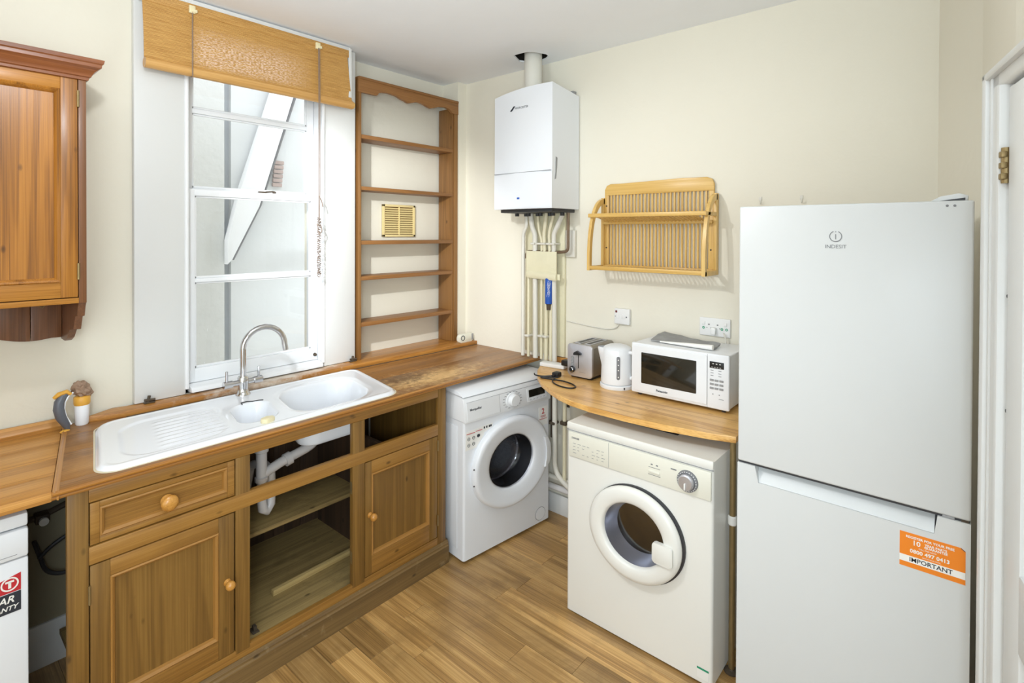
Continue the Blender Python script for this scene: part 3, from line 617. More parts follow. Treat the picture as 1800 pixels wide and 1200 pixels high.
# ---------------------------------------------------------------- plumbing in the open bay
wp = thing('sink_waste_pipes', 'white plastic waste pipes and trap under the sink', 'pipe', (0, 0, 0))
py_ = 2.19
bm = new(); tube(bm, [(0.985, py_, 0.772), (0.985, py_, 0.60)], 0.021, 16); tube(bm, [(0.985, py_, 0.60), (0.985, py_, 0.52), (0.990, py_, 0.470), (1.010, py_+0.01, 0.452), (1.032, py_+0.02, 0.470), (1.036, py_+0.025, 0.53), (1.036, py_+0.03, 0.61)], 0.0185, 14); finish('trap', bm, 'pvc', wp, 60)
for (z, r, h) in ((0.705, 0.027, 0.028), (0.585, 0.026, 0.022), (0.76, 0.028, 0.018)):
    bm = new(); lathe(bm, [(r-0.004, 0), (r, 0.003), (r, h-0.003), (r-0.004, h)], (0.985, py_, z), seg=18); finish('collar_nut', bm, 'pvc', wp)
bm = new(); tube(bm, [(0.995, py_, 0.615), (1.07, py_, 0.640), (1.175, py_, 0.662), (1.205, py_, 0.672), (1.222, py_, 0.69), (1.225, py_, 0.745)], 0.0195, 16, fillet=0.02); finish('branch_pipe', bm, 'pvc', wp, 60)
bm = new(); tube(bm, [(1.083, py_, 0.640), (1.108, py_, 0.646)], 0.027, 16); finish('collar_nut', bm, 'pvc', wp)
bm = new(); tube(bm, [(1.036, py_+0.03, 0.60), (1.030, py_+0.08, 0.625), (1.01, py_+0.16, 0.60), (1.0, py_+0.2, 0.43)], 0.018, 12, fillet=0.03); finish('outlet_pipe', bm, 'pvc', wp, 60)
bm = new(); tube(bm, [(1.0, 2.30, 0.40), (0.99, 2.30, 0.33), (0.975, 2.34, 0.31)], 0.018, 12, fillet=0.02); finish('outlet_pipe', bm, 'pvc', wp, 60)
bm = new(); lathe(bm, [(0.030, 0), (0.030, 0.02), (0.022, 0.022), (0, 0.02)], (1.150, 2.45, 0.735), '-y', 22); o = finish('round_cap', bm, 'pvc'); tag(o, 'round grey plastic cap on a pipe at the back of the sink cabinet', 'cap')
bm = new(); tube(bm, [(1.150, 2.452, 0.735), (1.150, 2.54, 0.735)], 0.032, 16); finish('pipe_stub', bm, 'rubber', o)
bm = new(); lathe(bm, [(0.026, 0), (0.035, 0.006), (0.035, 0.014), (0.045, 0.018), (0.045, 0.024)], (1.225, py_, 0.742-0.02), seg=20); finish('waste_flange', bm, 'rubber', wp)

# ================================================================== LEFT SIDE
lw = thing('left_worktop', 'light pine planked worktop at the left edge above the dishwasher', 'worktop', (0, 0, 0))
def lx2(y): return 0.303+0.20*(y-1.925)-0.016
ys = [1.962, 2.095, 2.25, 2.41, 2.578]
for a, b in zip(ys, ys[1:]):
    finish('board', prism(new(), [(-1.0, a+0.0006), (lx2(a), a+0.0006), (lx2(b), b-0.0006), (-1.0, b-0.0006)], 'z', 0.838, 0.867, 0.0015), 'topl', lw)
bm = new(); prism(bm, [(2.562, 0.867), (2.560, 0.880), (2.566, 0.888), (2.570, 0.905), (2.579, 0.906), (2.579, 0.867)], 'x', -1.0, 0.415); finish('upstand', bm, 'topl', lw, 30)
bm = new(); abox(bm, -1.0, 0.27, 2.02, 2.06, 0.822, 0.838, 0.002); abox(bm, -1.0, 0.28, 2.54, 2.575, 0.80, 0.838, 0.002); finish('support_rail', bm, 'darkmetal', lw)
# dishwasher
dw = thing('dishwasher', 'white dishwasher with a red warranty sticker under the left worktop', 'dishwasher', (-0.34, 1.985, 0))
DWX = 0.589
box('body', 'white', 0, DWX, 0.03, 0.55, 0.03, 0.80, dw, 0.004)
box('top_panel', 'white', 0, DWX, 0.006, 0.55, 0.782, 0.819, dw, 0.006)
box('control_panel', 'white', 0, DWX, 0.0, 0.03, 0.700, 0.779, dw, 0.006)
box('door', 'white', 0, DWX, 0.004, 0.03, 0.10, 0.697, dw, 0.005)
box('kick_plate', 'white', 0, DWX, 0.05, 0.06, 0.0, 0.10, dw, 0)
box('handle_groove', 'greyseam', 0.40, 0.565, -0.0008, 0.002, 0.712, 0.7135, dw, 0)
bm = new(); prism(bm, [(0.32, 0.556), (0.573, 0.556), (0.573, 0.610), (0.32, 0.610)], 'y', 0.0028, 0.0036); finish('sticker', bm, 'darkp', dw)
bm = new(); prism(bm, [(0.42, 0.612), (0.573, 0.612), (0.573, 0.660), (0.42, 0.622)], 'y', 0.0028, 0.0036); st = finish('sticker', bm, 'redp', dw); st['label'] = 'red sticker half with a ringed T'
text('lettering', 'YEAR', 'paper', (0.528, 0.0022, 0.593), 0.026, dw, bold=0.0004, shear=0.25); text('lettering', 'WARRANTY', 'paper', (0.518, 0.0022, 0.570), 0.017, dw, bold=0.0003, shear=0.25)
bm = new(); lathe(bm, [(0.0185, 0), (0.0185, 0.0012), (0.0150, 0.0012), (0.0150, 0)], (0.550, 0.0028, 0.636), '-y', 24, cap=False); abox(bm, 0.541, 0.559, 0.0016, 0.0026, 0.640, 0.645, 0); abox(bm, 0.547, 0.553, 0.0016, 0.0026, 0.625, 0.641, 0); finish('emblem', bm, 'paper', dw)
# clutter in the dark gap
bm = new(); tube(bm, [(0.34, 2.50, 0.44), (0.37, 2.50, 0.47), (0.43, 2.50, 0.50), (0.46, 2.49, 0.42), (0.42, 2.48, 0.36), (0.36, 2.50, 0.38), (0.33, 2.52, 0.50)], 0.007, 8, fillet=0.03); o = finish('flex_hose', bm, 'rubber'); tag(o, 'dark flexible hose looped in the gap beside the dishwasher', 'hose')
bm = new(); tube(bm, [(0.455, 2.53, 0.62), (0.44, 2.52, 0.40), (0.42, 2.51, 0.22), (0.46, 2.50, 0.12)], 0.005, 8, fillet=0.05); o = finish('cable', bm, 'black'); tag(o, 'black cable hanging down the wall in the gap beside the dishwasher', 'cable')
bm = new(); tube(bm, [(-0.2, 2.555, 0.565), (0.35, 2.555, 0.565), (0.47, 2.555, 0.60)], 0.011, 10); abox(bm, 0.335, 0.375, 2.525, 2.575, 0.55, 0.58, 0.004); tube(bm, [(0.355, 2.55, 0.565), (0.355, 2.51, 0.565)], 0.009, 8); o = finish('supply_pipe', bm, 'darkmetal'); tag(o, 'dark metal supply pipe with a valve in the gap beside the dishwasher', 'pipe')
bm = new(); lathe(bm, [(0.014, 0), (0.014, 0.012), (0, 0.012)], (0.355, 2.512, 0.565), '-y', 12); finish('valve_cap', bm, 'paper', o)

# jar and curved figurine
jr = thing('storage_jar', 'white plastic jar with a yellow band and a crumpled brown wrap on top', 'jar', (0.468, 2.528, 0.8785))
bm = new(); lathe(bm, [(0.018, 0), (0.0215, 0.006), (0.0225, 0.05), (0.023, 0.085), (0, 0.085)], (0, 0, 0), seg=24); finish('jar_body', bm, 'sink', jr, 50)
bm = new(); lathe(bm, [(0.0235, 0.075), (0.0255, 0.082), (0.0255, 0.104), (0.022, 0.108), (0, 0.109)], (0, 0, 0), seg=24); finish('band', bm, 'yellow', jr, 50)
bm = new(); bmesh.ops.create_icosphere(bm, subdivisions=4, radius=1)
for v in bm.verts:
    n_ = noise.noise(v.co*2.6+Vector((4, 1, 2))); k = 1+0.35*n_; v.co = Vector((v.co.x*0.030*k, v.co.y*0.024*k, 0.128+v.co.z*0.026*k*(1.25 if v.co.z > 0 else 0.9)-v.co.x*0.012))
finish('wrap', bm, 'browncloth', jr, 30)
fg = thing('curved_figurine', 'slate grey curved figurine with white edge and yellow ends leaning beside the jar', 'ornament', (0.409, 2.505, 0.8675))
pts = [(0.014, 0, 0.008), (0.008, 0, 0.03), (-0.006, 0, 0.06), (-0.012, 0, 0.09), (-0.010, 0, 0.115), (0.0, 0, 0.135), (0.014, 0, 0.146)]
bm = new(); tube(bm, pts, [0.006, 0.013, 0.0165, 0.017, 0.016, 0.014, 0.009], 14); finish('back', bm, 'grey', fg, 60)
bm = new(); tube(bm, [(p[0]+0.015-0.002*i*0, -0.004, p[2]-0.003) for i, p in enumerate(pts[1:])], 0.0030, 8); finish('white_edge', bm, 'sink', fg)
bm = new(); bmesh.ops.create_icosphere(bm, subdivisions=3, radius=1)
for v in bm.verts: v.co = Vector((0.004+v.co.x*0.016, -0.012+v.co.y*0.012, 0.0075+v.co.z*0.007))
finish('foot', bm, 'yellow', fg)
bm = new(); tube(bm, [(-0.026, 0, 0.132), (-0.012, -0.004, 0.144), (0.010, -0.006, 0.150), (0.022, -0.01, 0.138)], [0.006, 0.009, 0.008, 0.005], 10); finish('crest', bm, 'yellow', fg)

# wall cupboard
cu = thing('wall_cupboard', 'orange pine wall cupboard with moulded cornice at the left edge', 'cupboard', (0.437, 2.285, 1.36))
H = 0.758; WL = -0.72
box('carcass', 'cupdz', WL, -0.0, 0.02, 0.292, 0.0, H, cu, 0.002)
box('face_stile', 'cupdz', -0.021, 0.0, 0.0, 0.02, -0.0, H, cu, 0.001)
box('bottom_rail', 'cupx', WL, -0.021, 0.0, 0.02, 0.0, 0.018, cu, 0.001)
d = panel_door('door', -0.50, -0.023, 0.021, H-0.006, -0.44, -0.068, 0.072, H-0.045, 'cupz', 'cupx', cu, 0.0, 0.02, 0.016)
for z in (0.08, 0.66):
    b = new(); tube(b, [(-0.022, -0.0015, z), (-0.022, -0.0015, z+0.055)], 0.004, 8); finish('hinge', b, 'brass', d)
bm = new()
cprof = [(0.0, 0.0), (-0.006, 0.002), (-0.007, 0.010), (-0.012, 0.013), (-0.014, 0.020), (-0.020, 0.030), (-0.030, 0.040), (-0.036, 0.044), (-0.037, 0.054), (-0.041, 0.058), (-0.043, 0.070), (0.02, 0.071)]
rg = []
for (o_, z_) in cprof:
    rg.append([bm.verts.new((WL+o_, 0.292, H-0.006+z_)), bm.verts.new((WL+o_, o_, H-0.006+z_)), bm.verts.new((-o_, o_, H-0.006+z_)), bm.verts.new((-o_, 0.292, H-0.006+z_))])
for a, b in zip(rg, rg[1:]):
    for k in range(3): bm.faces.new((a[k], a[k+1], b[k+1], b[k]))
finish('cornice', bm, 'cupd', cu, 25)
box('cupboard_top', 'cupd', WL+0.01, -0.01, 0.012, 0.291, H+0.05, H+0.063, cu, 0)
# shaped bracket and scalloped back boards
bm = new(); prism(bm, [(0.010, 0.001), (0.018, -0.006), (0.028, -0.030), (0.040, -0.062), (0.055, -0.062), (0.062, -0.090), (0.110, -0.128), (0.135, -0.130), (0.150, -0.150), (0.292, -0.158), (0.292, 0.001)], 'x', -0.021, 0.0, 0.001)
bm.free()
bm = new(); prism(bm, [(0.004, 0.001), (0.018, -0.014), (0.030, -0.048), (0.060, -0.052), (0.085, -0.100), (0.150, -0.108), (0.185, -0.140), (0.230, -0.158), (0.292, -0.158), (0.292, 0.001)], 'x', -0.021, 0.0, 0.001); finish('bracket', bm, 'cupdz', cu)
nb = 8; w = (0.70)/nb
def scal(x): return -0.128-0.026*math.cos(2*PI*(x+0.10)/0.46) if x < -0.045 else -0.150
for i in range(nb):
    x0 = -0.021-(i+1)*w+0.001; x1 = -0.021-i*w-0.001
    xs = [x0+(x1-x0)*k/6 for k in range(7)]
    bm = new(); prism(bm, [(x, scal(x)) for x in xs]+[(x1, 0.001), (x0, 0.001)], 'y', 0.278, 0.291, 0.001); finish('back_board', bm, 'cupdz', cu)
bm = new()
for k in range(14):
    pass
tube(bm, [(-0.10, 0.20, 0.0), (-0.10, 0.20, -0.012), (-0.095, 0.195, -0.022), (-0.088, 0.19, -0.028), (-0.082, 0.19, -0.020), (-0.084, 0.19, -0.010)], 0.0018, 8); finish('cup_hook', bm, 'brass', cu)

# ================================================================== BLIND
bl = thing('bamboo_blind', 'woven bamboo roller blind rolled to the top of the window', 'blind', (0.654, 2.50, 2.26))
bm = new(); n = 20
top, bot = 0.300, 0.038
rows = []
for i in range(n+1):
    t = i/n; z = top+(bot-top)*t; yo = 0.0-0.012*math.sin(PI*t)*0.6; 
    xr = 0.918+0.030*t*t; rows.append([bm.verts.new((0.0+0.008*t, yo, z)), bm.verts.new((0.0+0.008*t, yo+0.004, z))]+[bm.verts.new((xr, yo+0.004, z)), bm.verts.new((xr, yo, z))])
for a, b in zip(rows, rows[1:]):
    for k in range(4): bm.faces.new((a[k], a[(k+1) % 4], b[(k+1) % 4], b[k]))
bm.faces.new(rows[0]); bm.faces.new(rows[-1][::-1])
finish('bamboo_cloth', bm, 'weave', bl, 60)
bm = new()
spiral = []
for k in range(40):
    a = k/39*2*PI*2; r = 0.021-0.004*k/39; spiral.append((r*math.cos(a), r*math.sin(a)))
tube(bm, [(0.012, 0.012, 0.020), (0.955, 0.012, 0.020)], 0.0215, 20); finish('bamboo_roll', bm, 'roll', bl, 60)
bm = new()
for x in (0.957, 0.9635): tube(bm, [(x-0.006, 0.012, 0.020), (x, 0.012, 0.020)], 0.0175, 16)
finish('roll_end', bm, 'beechx', bl)
box('head_board', 'trim', 0.0, 0.945, 0.006, 0.046, 0.270, 0.322, bl, 0.002)
box('head_end', 'trim', 0.926, 0.945, -0.004, 0.046, 0.055, 0.312, bl, 0.002)
box('head_slat', 'weave', 0.0, 0.925, -0.006, -0.001, 0.262, 0.300, bl, 0.001)
for x in (0.177, 0.746):
    bm = new(); abox(bm, x-0.012, x+0.012, -0.018, -0.005, 0.258, 0.290, 0.003); abox(bm, x-0.004, x+0.018, -0.022, -0.010, 0.262, 0.275, 0.002); finish('cord_bracket', bm, 'soap', bl)
bm = new(); tube(bm, [(0.177, -0.016, 0.27), (0.177, -0.016, 0.03), (0.180, -0.008, -0.002), (0.180, 0.01, -0.003)], 0.0022, 6); finish('cord', bm, 'cord', bl)
for dx in (0, 0.006):
    bm = new(); tube(bm, [(0.746+dx, -0.018, 0.27), (0.748+dx, -0.018, 0.0), (0.750+dx, -0.014, -0.45), (0.750+dx*0.5, -0.014, -0.60)], 0.0020, 6); finish('cord', bm, 'cord', bl)
bm = new(); pts = []
rr = random.Random(3)
z = -0.58
for k in range(150):
    t = k/149; zz = -0.58-0.29*t; ra = 0.007+0.004*math.sin(t*14)**2; a = k*1.15; pts.append((0.751+ra*math.cos(a)+rr.uniform(-.002, .002), -0.014+ra*math.sin(a)*0.7, zz+rr.uniform(-0.004, 0.004)))
tube(bm, pts, 0.0021, 5)
tube(bm, [(0.751, -0.014, -0.475), (0.766, -0.014, -0.50), (0.772, -0.014, -0.53)], 0.0025, 6); tube(bm, [(0.746, -0.014, -0.60), (0.762, -0.02, -0.63), (0.764, -0.02, -0.655), (0.752, -0.02, -0.665), (0.742, -0.02, -0.65), (0.745, -0.014, -0.61)], 0.0022, 6, fillet=0.01)
tube(bm, [(0.752, -0.014, -0.84), (0.744, -0.014, -0.875), (0.753, -0.014, -0.885), (0.760, -0.014, -0.87), (0.752, -0.014, -0.85)], 0.0018, 6, fillet=0.006); finish('knotted_cord', bm, 'cord', bl)

# ================================================================== ALCOVE SHELVES
sh = thing('alcove_shelf_unit', 'tall brown pine shelf unit with scalloped top set in the alcove', 'shelving', (1.668, 2.548, 0.9))
SWD = 0.757; SHT = 1.558; SDP = 0.135
bm = new(); prism(bm, [(0.001, 0.013), (0.756, 0.006), (0.756, 0.150), (0.001, 0.150)], 'z', -0.022, -0.0005); finish('alcove_ledge', bm, 'edge', sh)  # ledge behind the sink continued into the alcove, parented to the shelves
box('side', 'shz', 0.008, 0.024, 0, SDP, 0.001, SHT-0.012, sh, 0.002); box('side', 'shz', SWD-0.052, SWD-0.036, 0.006, SDP, 0.001, SHT-0.05, sh, 0.002); 
box('face_stile', 'shz', SWD-0.038, SWD-0.006, 0.0, 0.016, 0.001, SHT-0.05, sh, 0.002)
xs = [0.004+(SWD-0.010)*k/96 for k in range(97)]
SCP = [(0, 0), (0.14, 0), (0.155, 0.020), (0.20, 0.027), (0.25, 0.029), (0.32, 0.026), (0.40, 0.012), (0.465, 0.0), (0.50, 0.006), (0.54, 0.016), (0.585, 0.019), (0.63, 0.016), (0.68, 0.006), (0.715, 0.0), (0.77, 0.010), (0.83, 0.024), (0.90, 0.028), (0.95, 0.022), (0.985, 0.004), (1.0, 0.0)]
def sc(x):
    t = (x-0.03)/(SWD-0.08); t = max(0, min(1, t))
    for (a, va), (b, vb) in zip(SCP, SCP[1:]):
        if a <= t <= b: return SHT-0.086+va+(vb-va)*sst(0, 1, (t-a)/(b-a))
    return SHT-0.086
bm = new(); prism(bm, [(x, sc(x)) for x in xs]+[(xs[-1], SHT-0.012), (xs[0]+0.0, SHT-0.012)], 'y', -0.004, 0.014, 0.001); finish('scalloped_fascia', bm, 'shx', sh, 25)
box('top_board', 'shx', 0.004, SWD-0.006, -0.008, SDP, SHT-0.014, SHT, sh, 0.002)
for z0, z1 in ((1.222, 1.254), (0.938, 0.958), (0.636, 0.658), (0.438, 0.462), (0.182, 0.214)):
    box('shelf', 'shx', 0.024, SWD-0.044, 0.004, SDP, z0, min(z1, z0+0.022), sh, 0.002)
vt = thing('wall_vent', 'square cream louvred air vent on the wall behind the shelves', 'vent', (1.934, 2.70, 1.578))
VWD = 0.247; VH = 0.197
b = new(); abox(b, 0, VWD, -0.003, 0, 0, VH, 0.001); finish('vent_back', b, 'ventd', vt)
b = new(); abox(b, 0, VWD, -0.014, -0.002, 0, 0.014, 0.002); abox(b, 0, VWD, -0.014, -0.002, VH-0.014, VH, 0.002); abox(b, 0, 0.016, -0.014, -0.002, 0.0, VH, 0.002); abox(b, VWD-0.016, VWD, -0.014, -0.002, 0.0, VH, 0.002); abox(b, VWD/2-0.003, VWD/2+0.003, -0.014, -0.002, 0.01, VH-0.01, 0.001); finish('vent_frame', b, 'ventc', vt)
sm = None
for k in range(12):
    z = 0.018+k*0.0137
    if sm is None:
        b = new(); prism(b, [(-0.013, 0.0), (-0.011, -0.001), (-0.003, 0.008), (-0.005, 0.009)], 'x', 0.014, VWD-0.014); o = finish('louvre_slat', b, 'ventc', vt, 0); sm = o.data
    else: o = bpy.data.objects.new('louvre_slat', sm); C.objects.link(o); o.parent = vt
    o.location = (0, 0, z)

# ================================================================== BOILER
RZ = -PI/2     # local x = towards the camera along the right wall, local y = into that wall
bo = thing('wall_boiler', 'white wall-hung gas boiler in the corner above the pipes', 'boiler', (2.245, 2.062, 1.735), RZ)
BW, BD, BH = 0.405, 0.250, 0.655
bm = new()
fp = []
for k in range(13):
    t = k/12; fp.append((BW*t, -0.012*math.sin(PI*t)))
outl = fp+[(BW, BD), (0, BD)]
prism(bm, outl, 'z', 0.0, BH)
for v in bm.verts:
    if v.co.z > BH-0.001: v.co.z -= 0.030*max(0, v.co.y/BD)+0.012*((v.co.x/BW-0.85)**2 if v.co.x/BW < 0.85 else 0)*3
es = [e for e in bm.edges if e.is_boundary or len(e.link_faces) == 2 and e.calc_face_angle(0) > 0.6]
bmesh.ops.bevel(bm, geom=es, offset=0.006, segments=3, profile=0.5, affect='EDGES')
finish('casing', bm, 'white', bo, 30)
box('seam', 'greyseam', 0.006, BW-0.004, -0.013, 0.004, 0.196, 0.198, bo, 0)
bm = new(); prism(bm, [(p[0], p[1]-0.0025) for p in fp]+[(BW, 0.0), (0, 0.0)], 'z', 0.006, 0.192, 0.0015); finish('control_flap', bm, 'white', bo, 30)
box('indicator', 'blue', 0.178, 0.196, -0.0158, -0.013, 0.052, 0.062, bo, 0.001)
# brand mark
text('boiler_lettering', 'WORCESTER', 'greyp', (0.206, -0.0128, 0.548), 0.016, bo, bold=0.0002); 
bm = new(); prism(bm, [(0.125, 0.536), (0.138, 0.536), (0.162, 0.561), (0.150, 0.561)], 'y', -0.0135, -0.0115); finish('emblem', bm, 'darkp', bo)
bm = new(); prism(bm, [(0.03, 0.27), (0.045, 0.265), (0.042, 0.215), (0.034, 0.155), (0.022, 0.150), (0.028, 0.19)], 'x', BW-0.001, BW+0.0015); finish('side_handle', bm, 'greyseam', bo)
bm = new(); abox(bm, 0.02, BW-0.02, 0.03, BD-0.01, -0.018, 0.001, 0.003)
for k in range(8): lathe(bm, [(0.012, -0.03), (0.012, 0)], (0.05+k*0.043, 0.14+0.03*(k % 2), -0.005), seg=8)
finish('underside', bm, 'rubber', bo)
fl_ = thing('boiler_flue', 'cream round flue pipe rising from the boiler through the ceiling', 'flue', (FX, FY, 2.385))
bm = new(); lathe(bm, [(0.050, 0), (0.050, 0.30), (0.0, 0.30)], (0, 0, 0), seg=32); finish('flue_pipe', bm, 'painted2', fl_, 40)
bm = new(); lathe(bm, [(0.053, -0.012), (0.060, -0.006), (0.058, 0.012), (0.051, 0.016)], (0, 0, 0), seg=32); finish('flue_collar', bm, 'painted2', fl_, 40)
bm = new()
for a in (2.2, 2.9, 3.5): lathe(bm, [(0.006, -0.008), (0.006, 0.012), (0, 0.014)], (-0.075*math.cos(a-2.3), 0.06*(a-2.0)*0.5, 0.0), seg=8)
finish('flue_screws', bm, 'brass', fl_)
bm = new(); abox(bm, -0.02, 0.05, -0.02, 0.0, 0, 0.02, 0.002); o = finish('hanging_bracket', bm, 'greyseam'); o.location = (2.489, 1.70, 2.372); tag(o, 'small grey metal bracket on the wall behind the boiler top', 'bracket')

# pipes below the boiler, each one a thing
PB = 2.44
def pipe(label, pts, r, mat='painted', name='heating_pipe', grp=None, fil=0.02):
    bm = new(); tube(bm, [(PB+p[2] if len(p) > 2 else PB, p[0], p[1]) for p in pts], r, 12, fillet=fil); o = finish(name, bm, mat, None, 60); return tag(o, label, 'pipe', grp)
G = 'vertical pipes below the boiler'
pipe('off-white pipe furthest left below the boiler, kinked towards the corner', [(1.988, 1.725), (1.984, 1.645), (2.010, 1.60), (2.010, 0.882)], 0.011, 'painted2', grp=G)
pipe('cream pipe second from the left below the boiler', [(1.958, 1.725), (1.941, 1.635), (1.921, 1.60), (1.915, 0.882)], 0.0155, 'painted2', grp=G)
pipe('thin cream pipe in the middle of the boiler pipes', [(1.904, 1.725), (1.893, 1.622), (1.872, 1.56), (1.872, 0.882)], 0.0085, grp=G)
p4 = pipe('cream pipe just left of the blue filter', [(1.840, 1.725), (1.847, 1.651), (1.856, 1.60), (1.838, 1.3), (1.838, 0.882)], 0.012, grp=G)
pipe('pipe carrying the blue filter below the boiler', [(1.784, 1.725), (1.812, 1.635), (1.820, 1.60), (1.805, 1.33), (1.805, 0.882)], 0.010, grp=G)
pipe('wide off-white pipe furthest right below the boiler', [(1.721, 1.725), (1.762, 1.644), (1.787, 1.60), (1.778, 0.882)], 0.014, 'painted2', grp=G)
pipe('dark brown copper pipe bent below the right side of the boiler', [(1.690, 1.725), (1.690, 1.503), (1.74, 1.497), (1.985, 1.495), (1.985, 1.455)], 0.0085, 'copper', 'copper_pipe', fil=0.025)
pipe('thin cream pipe with a clip beside the left board edge', [(1.968, 1.47), (1.968, 0.882)], 0.0085, grp=G)
for (y, z, pl) in ((1.925, 1.543, 'leftmost white clip of the upper row, holding the wide pipe second from the left'), (1.880, 1.543, 'white clip of the upper row holding the thin middle pipe'), (1.850, 1.543, 'white clip of the upper row on the pipe left of the blue filter'), (1.815, 1.543, 'white clip of the upper row on the pipe above the blue filter'), (1.785, 1.543, 'rightmost white clip of the upper row, on the wide right pipe'), (1.968, 1.005, 'low white clip on the thin pipe at the left edge of the board'), (1.872, 1.015, 'low white clip on the thin middle pipe'), (1.838, 1.015, 'low white clip on the pipe left of the blue filter')):
    bm = new(); abox(bm, PB-0.022, 2.4985, y-0.015, y+0.015, z-0.006, z+0.006, 0.003)
    o = finish('pipe_clip', bm, 'painted2'); tag(o, pl, 'clip', 'pipe clips under the boiler')
bf = thing('inline_filter', 'blue cylindrical filter on the boiler pipes above the worktop', 'filter', (PB-0.012, 1.812, 1.17))
bm = new(); lathe(bm, [(0.0, 0.0), (0.012, 0.0), (0.014, 0.03), (0.020, 0.035)], (0, 0, 0), seg=16); finish('filter_foot', bm, 'darkmetal', bf)
bm = new(); lathe(bm, [(0.020, 0.035), (0.0215, 0.04), (0.0215, 0.185), (0.012, 0.19), (0, 0.19)], (0, 0, 0), seg=24); finish('filter_body', bm, 'blue', bf)
bm = new()
for k in range(9):
    a = PI*1.2-0.45+0.09*k; z = 0.075+0.012*((k*5) % 6)
    v = [bm.verts.new((0.0219*math.cos(a+da), 0.0219*math.sin(a+da), z+dz)) for da, dz in ((-0.12, 0), (-0.05, 0), (0.25, 0.03), (0.18, 0.03))]; bm.faces.new(v)
finish('filter_print', bm, 'paper', bf, 0)
cv = thing('pipe_cover', 'cream painted cover panel over the pipes under the boiler', 'cover', (PB-0.018, 1.862, 1.345), RZ)
bm = new(); abox(bm, -0.108, 0.108, -0.004, 0.004, 0.030, 0.155, 0.001); finish('cover_plate', bm, 'coverc', cv)
bm = new(); prism(bm, [(-0.010, -0.002), (0.0, 0.0), (0.0, 0.035), (-0.006, 0.040), (-0.016, 0.030), (-0.018, 0.012)], 'x', -0.100, 0.112, 0.002)
for v in bm.verts: v.co.z += 0.006*math.sin(v.co.x*40)
finish('folded_flap', bm, 'coverc', cv)
bm = new(); abox(bm, -0.075, 0.128, 0.002, 0.006, -0.004, 0.03, 0.001); finish('lower_flap', bm, 'coverc', cv)
bx = box('pipe_board', 'coverc', 2.482, 2.499, 1.742, 2.028, 0.903, 1.73, bev=0.002); tag(bx, 'cream painted backing board behind the boiler pipes', 'board')
bx = box('conduit_panel', 'painted2', 2.478, 2.498, 1.672, 1.735, 1.47, 1.62, bev=0.003); tag(bx, 'small white panel on the wall right of the boiler pipes', 'panel')

def shell(nm, mat, par, w, d, z0, z1, cx_, cz_, rx, rz_):
    # appliance body: rounded box whose front has a round opening with a skin behind it
    b = new(); br = 0.012
    prof = [(0, d), (0, br)]+[(br-br*math.cos(a), br-br*math.sin(a)) for a in (PI/8, PI/4, 3*PI/8)]+[(br, 0)]
    left = prof; right = [(w-x, y) for x, y in prof[::-1]]
    side = left+right
    lo = [b.verts.new((x, y, z0)) for x, y in side]; hi = [b.verts.new((x, y, z1)) for x, y in side]; n = len(side)
    nf = len(prof)-1
    for k in range(n):
        if k == nf: continue
        b.faces.new((lo[k], lo[(k+1) % n], hi[(k+1) % n], hi[k]))
    b.faces.new(lo); b.faces.new(hi[::-1])
    ring = [b.verts.new((cx_+rx*math.cos(2*PI*k/48), 0, cz_+rz_*math.sin(2*PI*k/48))) for k in range(48)]
    re = [b.edges.new((ring[k], ring[(k+1) % 48])) for k in range(48)]
    q = [lo[nf], lo[nf+1], hi[nf+1], hi[nf]]
    oe_ = [b.edges.get((q[k], q[(k+1) % 4])) or b.edges.new((q[k], q[(k+1) % 4])) for k in range(4)]
    r_ = bmesh.ops.triangle_fill(b, use_beauty=True, edges=re+oe_)
    bad = [f for f in b.faces if all(v in ring for v in f.verts)]
    bmesh.ops.delete(b, geom=bad, context='FACES_ONLY')
    return finish(nm, b, mat, par, 35)

# ================================================================== WASHING MACHINE
wr = math.atan2(-0.065, 0.602)
wm = thing('washing_machine', 'white washing machine with round door and dark display under the main worktop', 'washing machine', (1.797, 1.846, 0), wr)
WW = 0.606
shell('body', 'white', wm, WW, 0.42, 0.015, 0.690, 0.306, 0.424, 0.150*1.17, 0.150)
b = new(); prism(b, [(0.05, 0.06), (0.36, 0.06), (0.36, 0.66), (0.05, 0.66)], 'x', -0.0035, 0.001, 0.003); finish('side_pressing', b, 'white', wm)
b = new(); prism(b, [(-0.006, 0.683), (-0.008, 0.690), (0.004, 0.785), (0.012, 0.800), (0.03, 0.806), (0.42, 0.806), (0.42, 0.683)], 'x', 0.0, WW, 0.004); finish('control_fascia', b, 'white2', wm)
b = new(); prism(b, [(0.008, 0.806), (0.012, 0.812), (0.055, 0.832), (0.42, 0.834), (0.42, 0.806)], 'x', -0.002, WW+0.002, 0.004); finish('lid', b, 'white', wm)
def tilt(z): return -0.008+0.012*(z-0.69)/0.095
def wpl(nm, mat, x0, x1, z0, z1, e=0.001):
    b = new(); v = [b.verts.new(p) for p in ((x0, tilt(z0)-e, z0), (x1, tilt(z0)-e, z0), (x1, tilt(z1)-e, z1), (x0, tilt(z1)-e, z1), (x0, tilt(z0)+0.004, z0), (x1, tilt(z0)+0.004, z0), (x1, tilt(z1)+0.004, z1), (x0, tilt(z1)+0.004, z1))]
    for q in ((0, 1, 2, 3), (4, 5, 6, 7), (0, 1, 5, 4), (1, 2, 6, 5), (2, 3, 7, 6), (3, 0, 4, 7)): b.faces.new([v[i] for i in q])
    return finish(nm, b, mat, wm, 0)
wpl('drawer_seam', 'greyseam', 0.018, 0.60, 0.7785, 0.780, 0.0006); wpl('drawer_seam', 'greyseam', 0.228, 0.2295, 0.692, 0.779, 0.0006); wpl('detergent_drawer', 'white2', 0.018, 0.227, 0.694, 0.777, 0.0018)
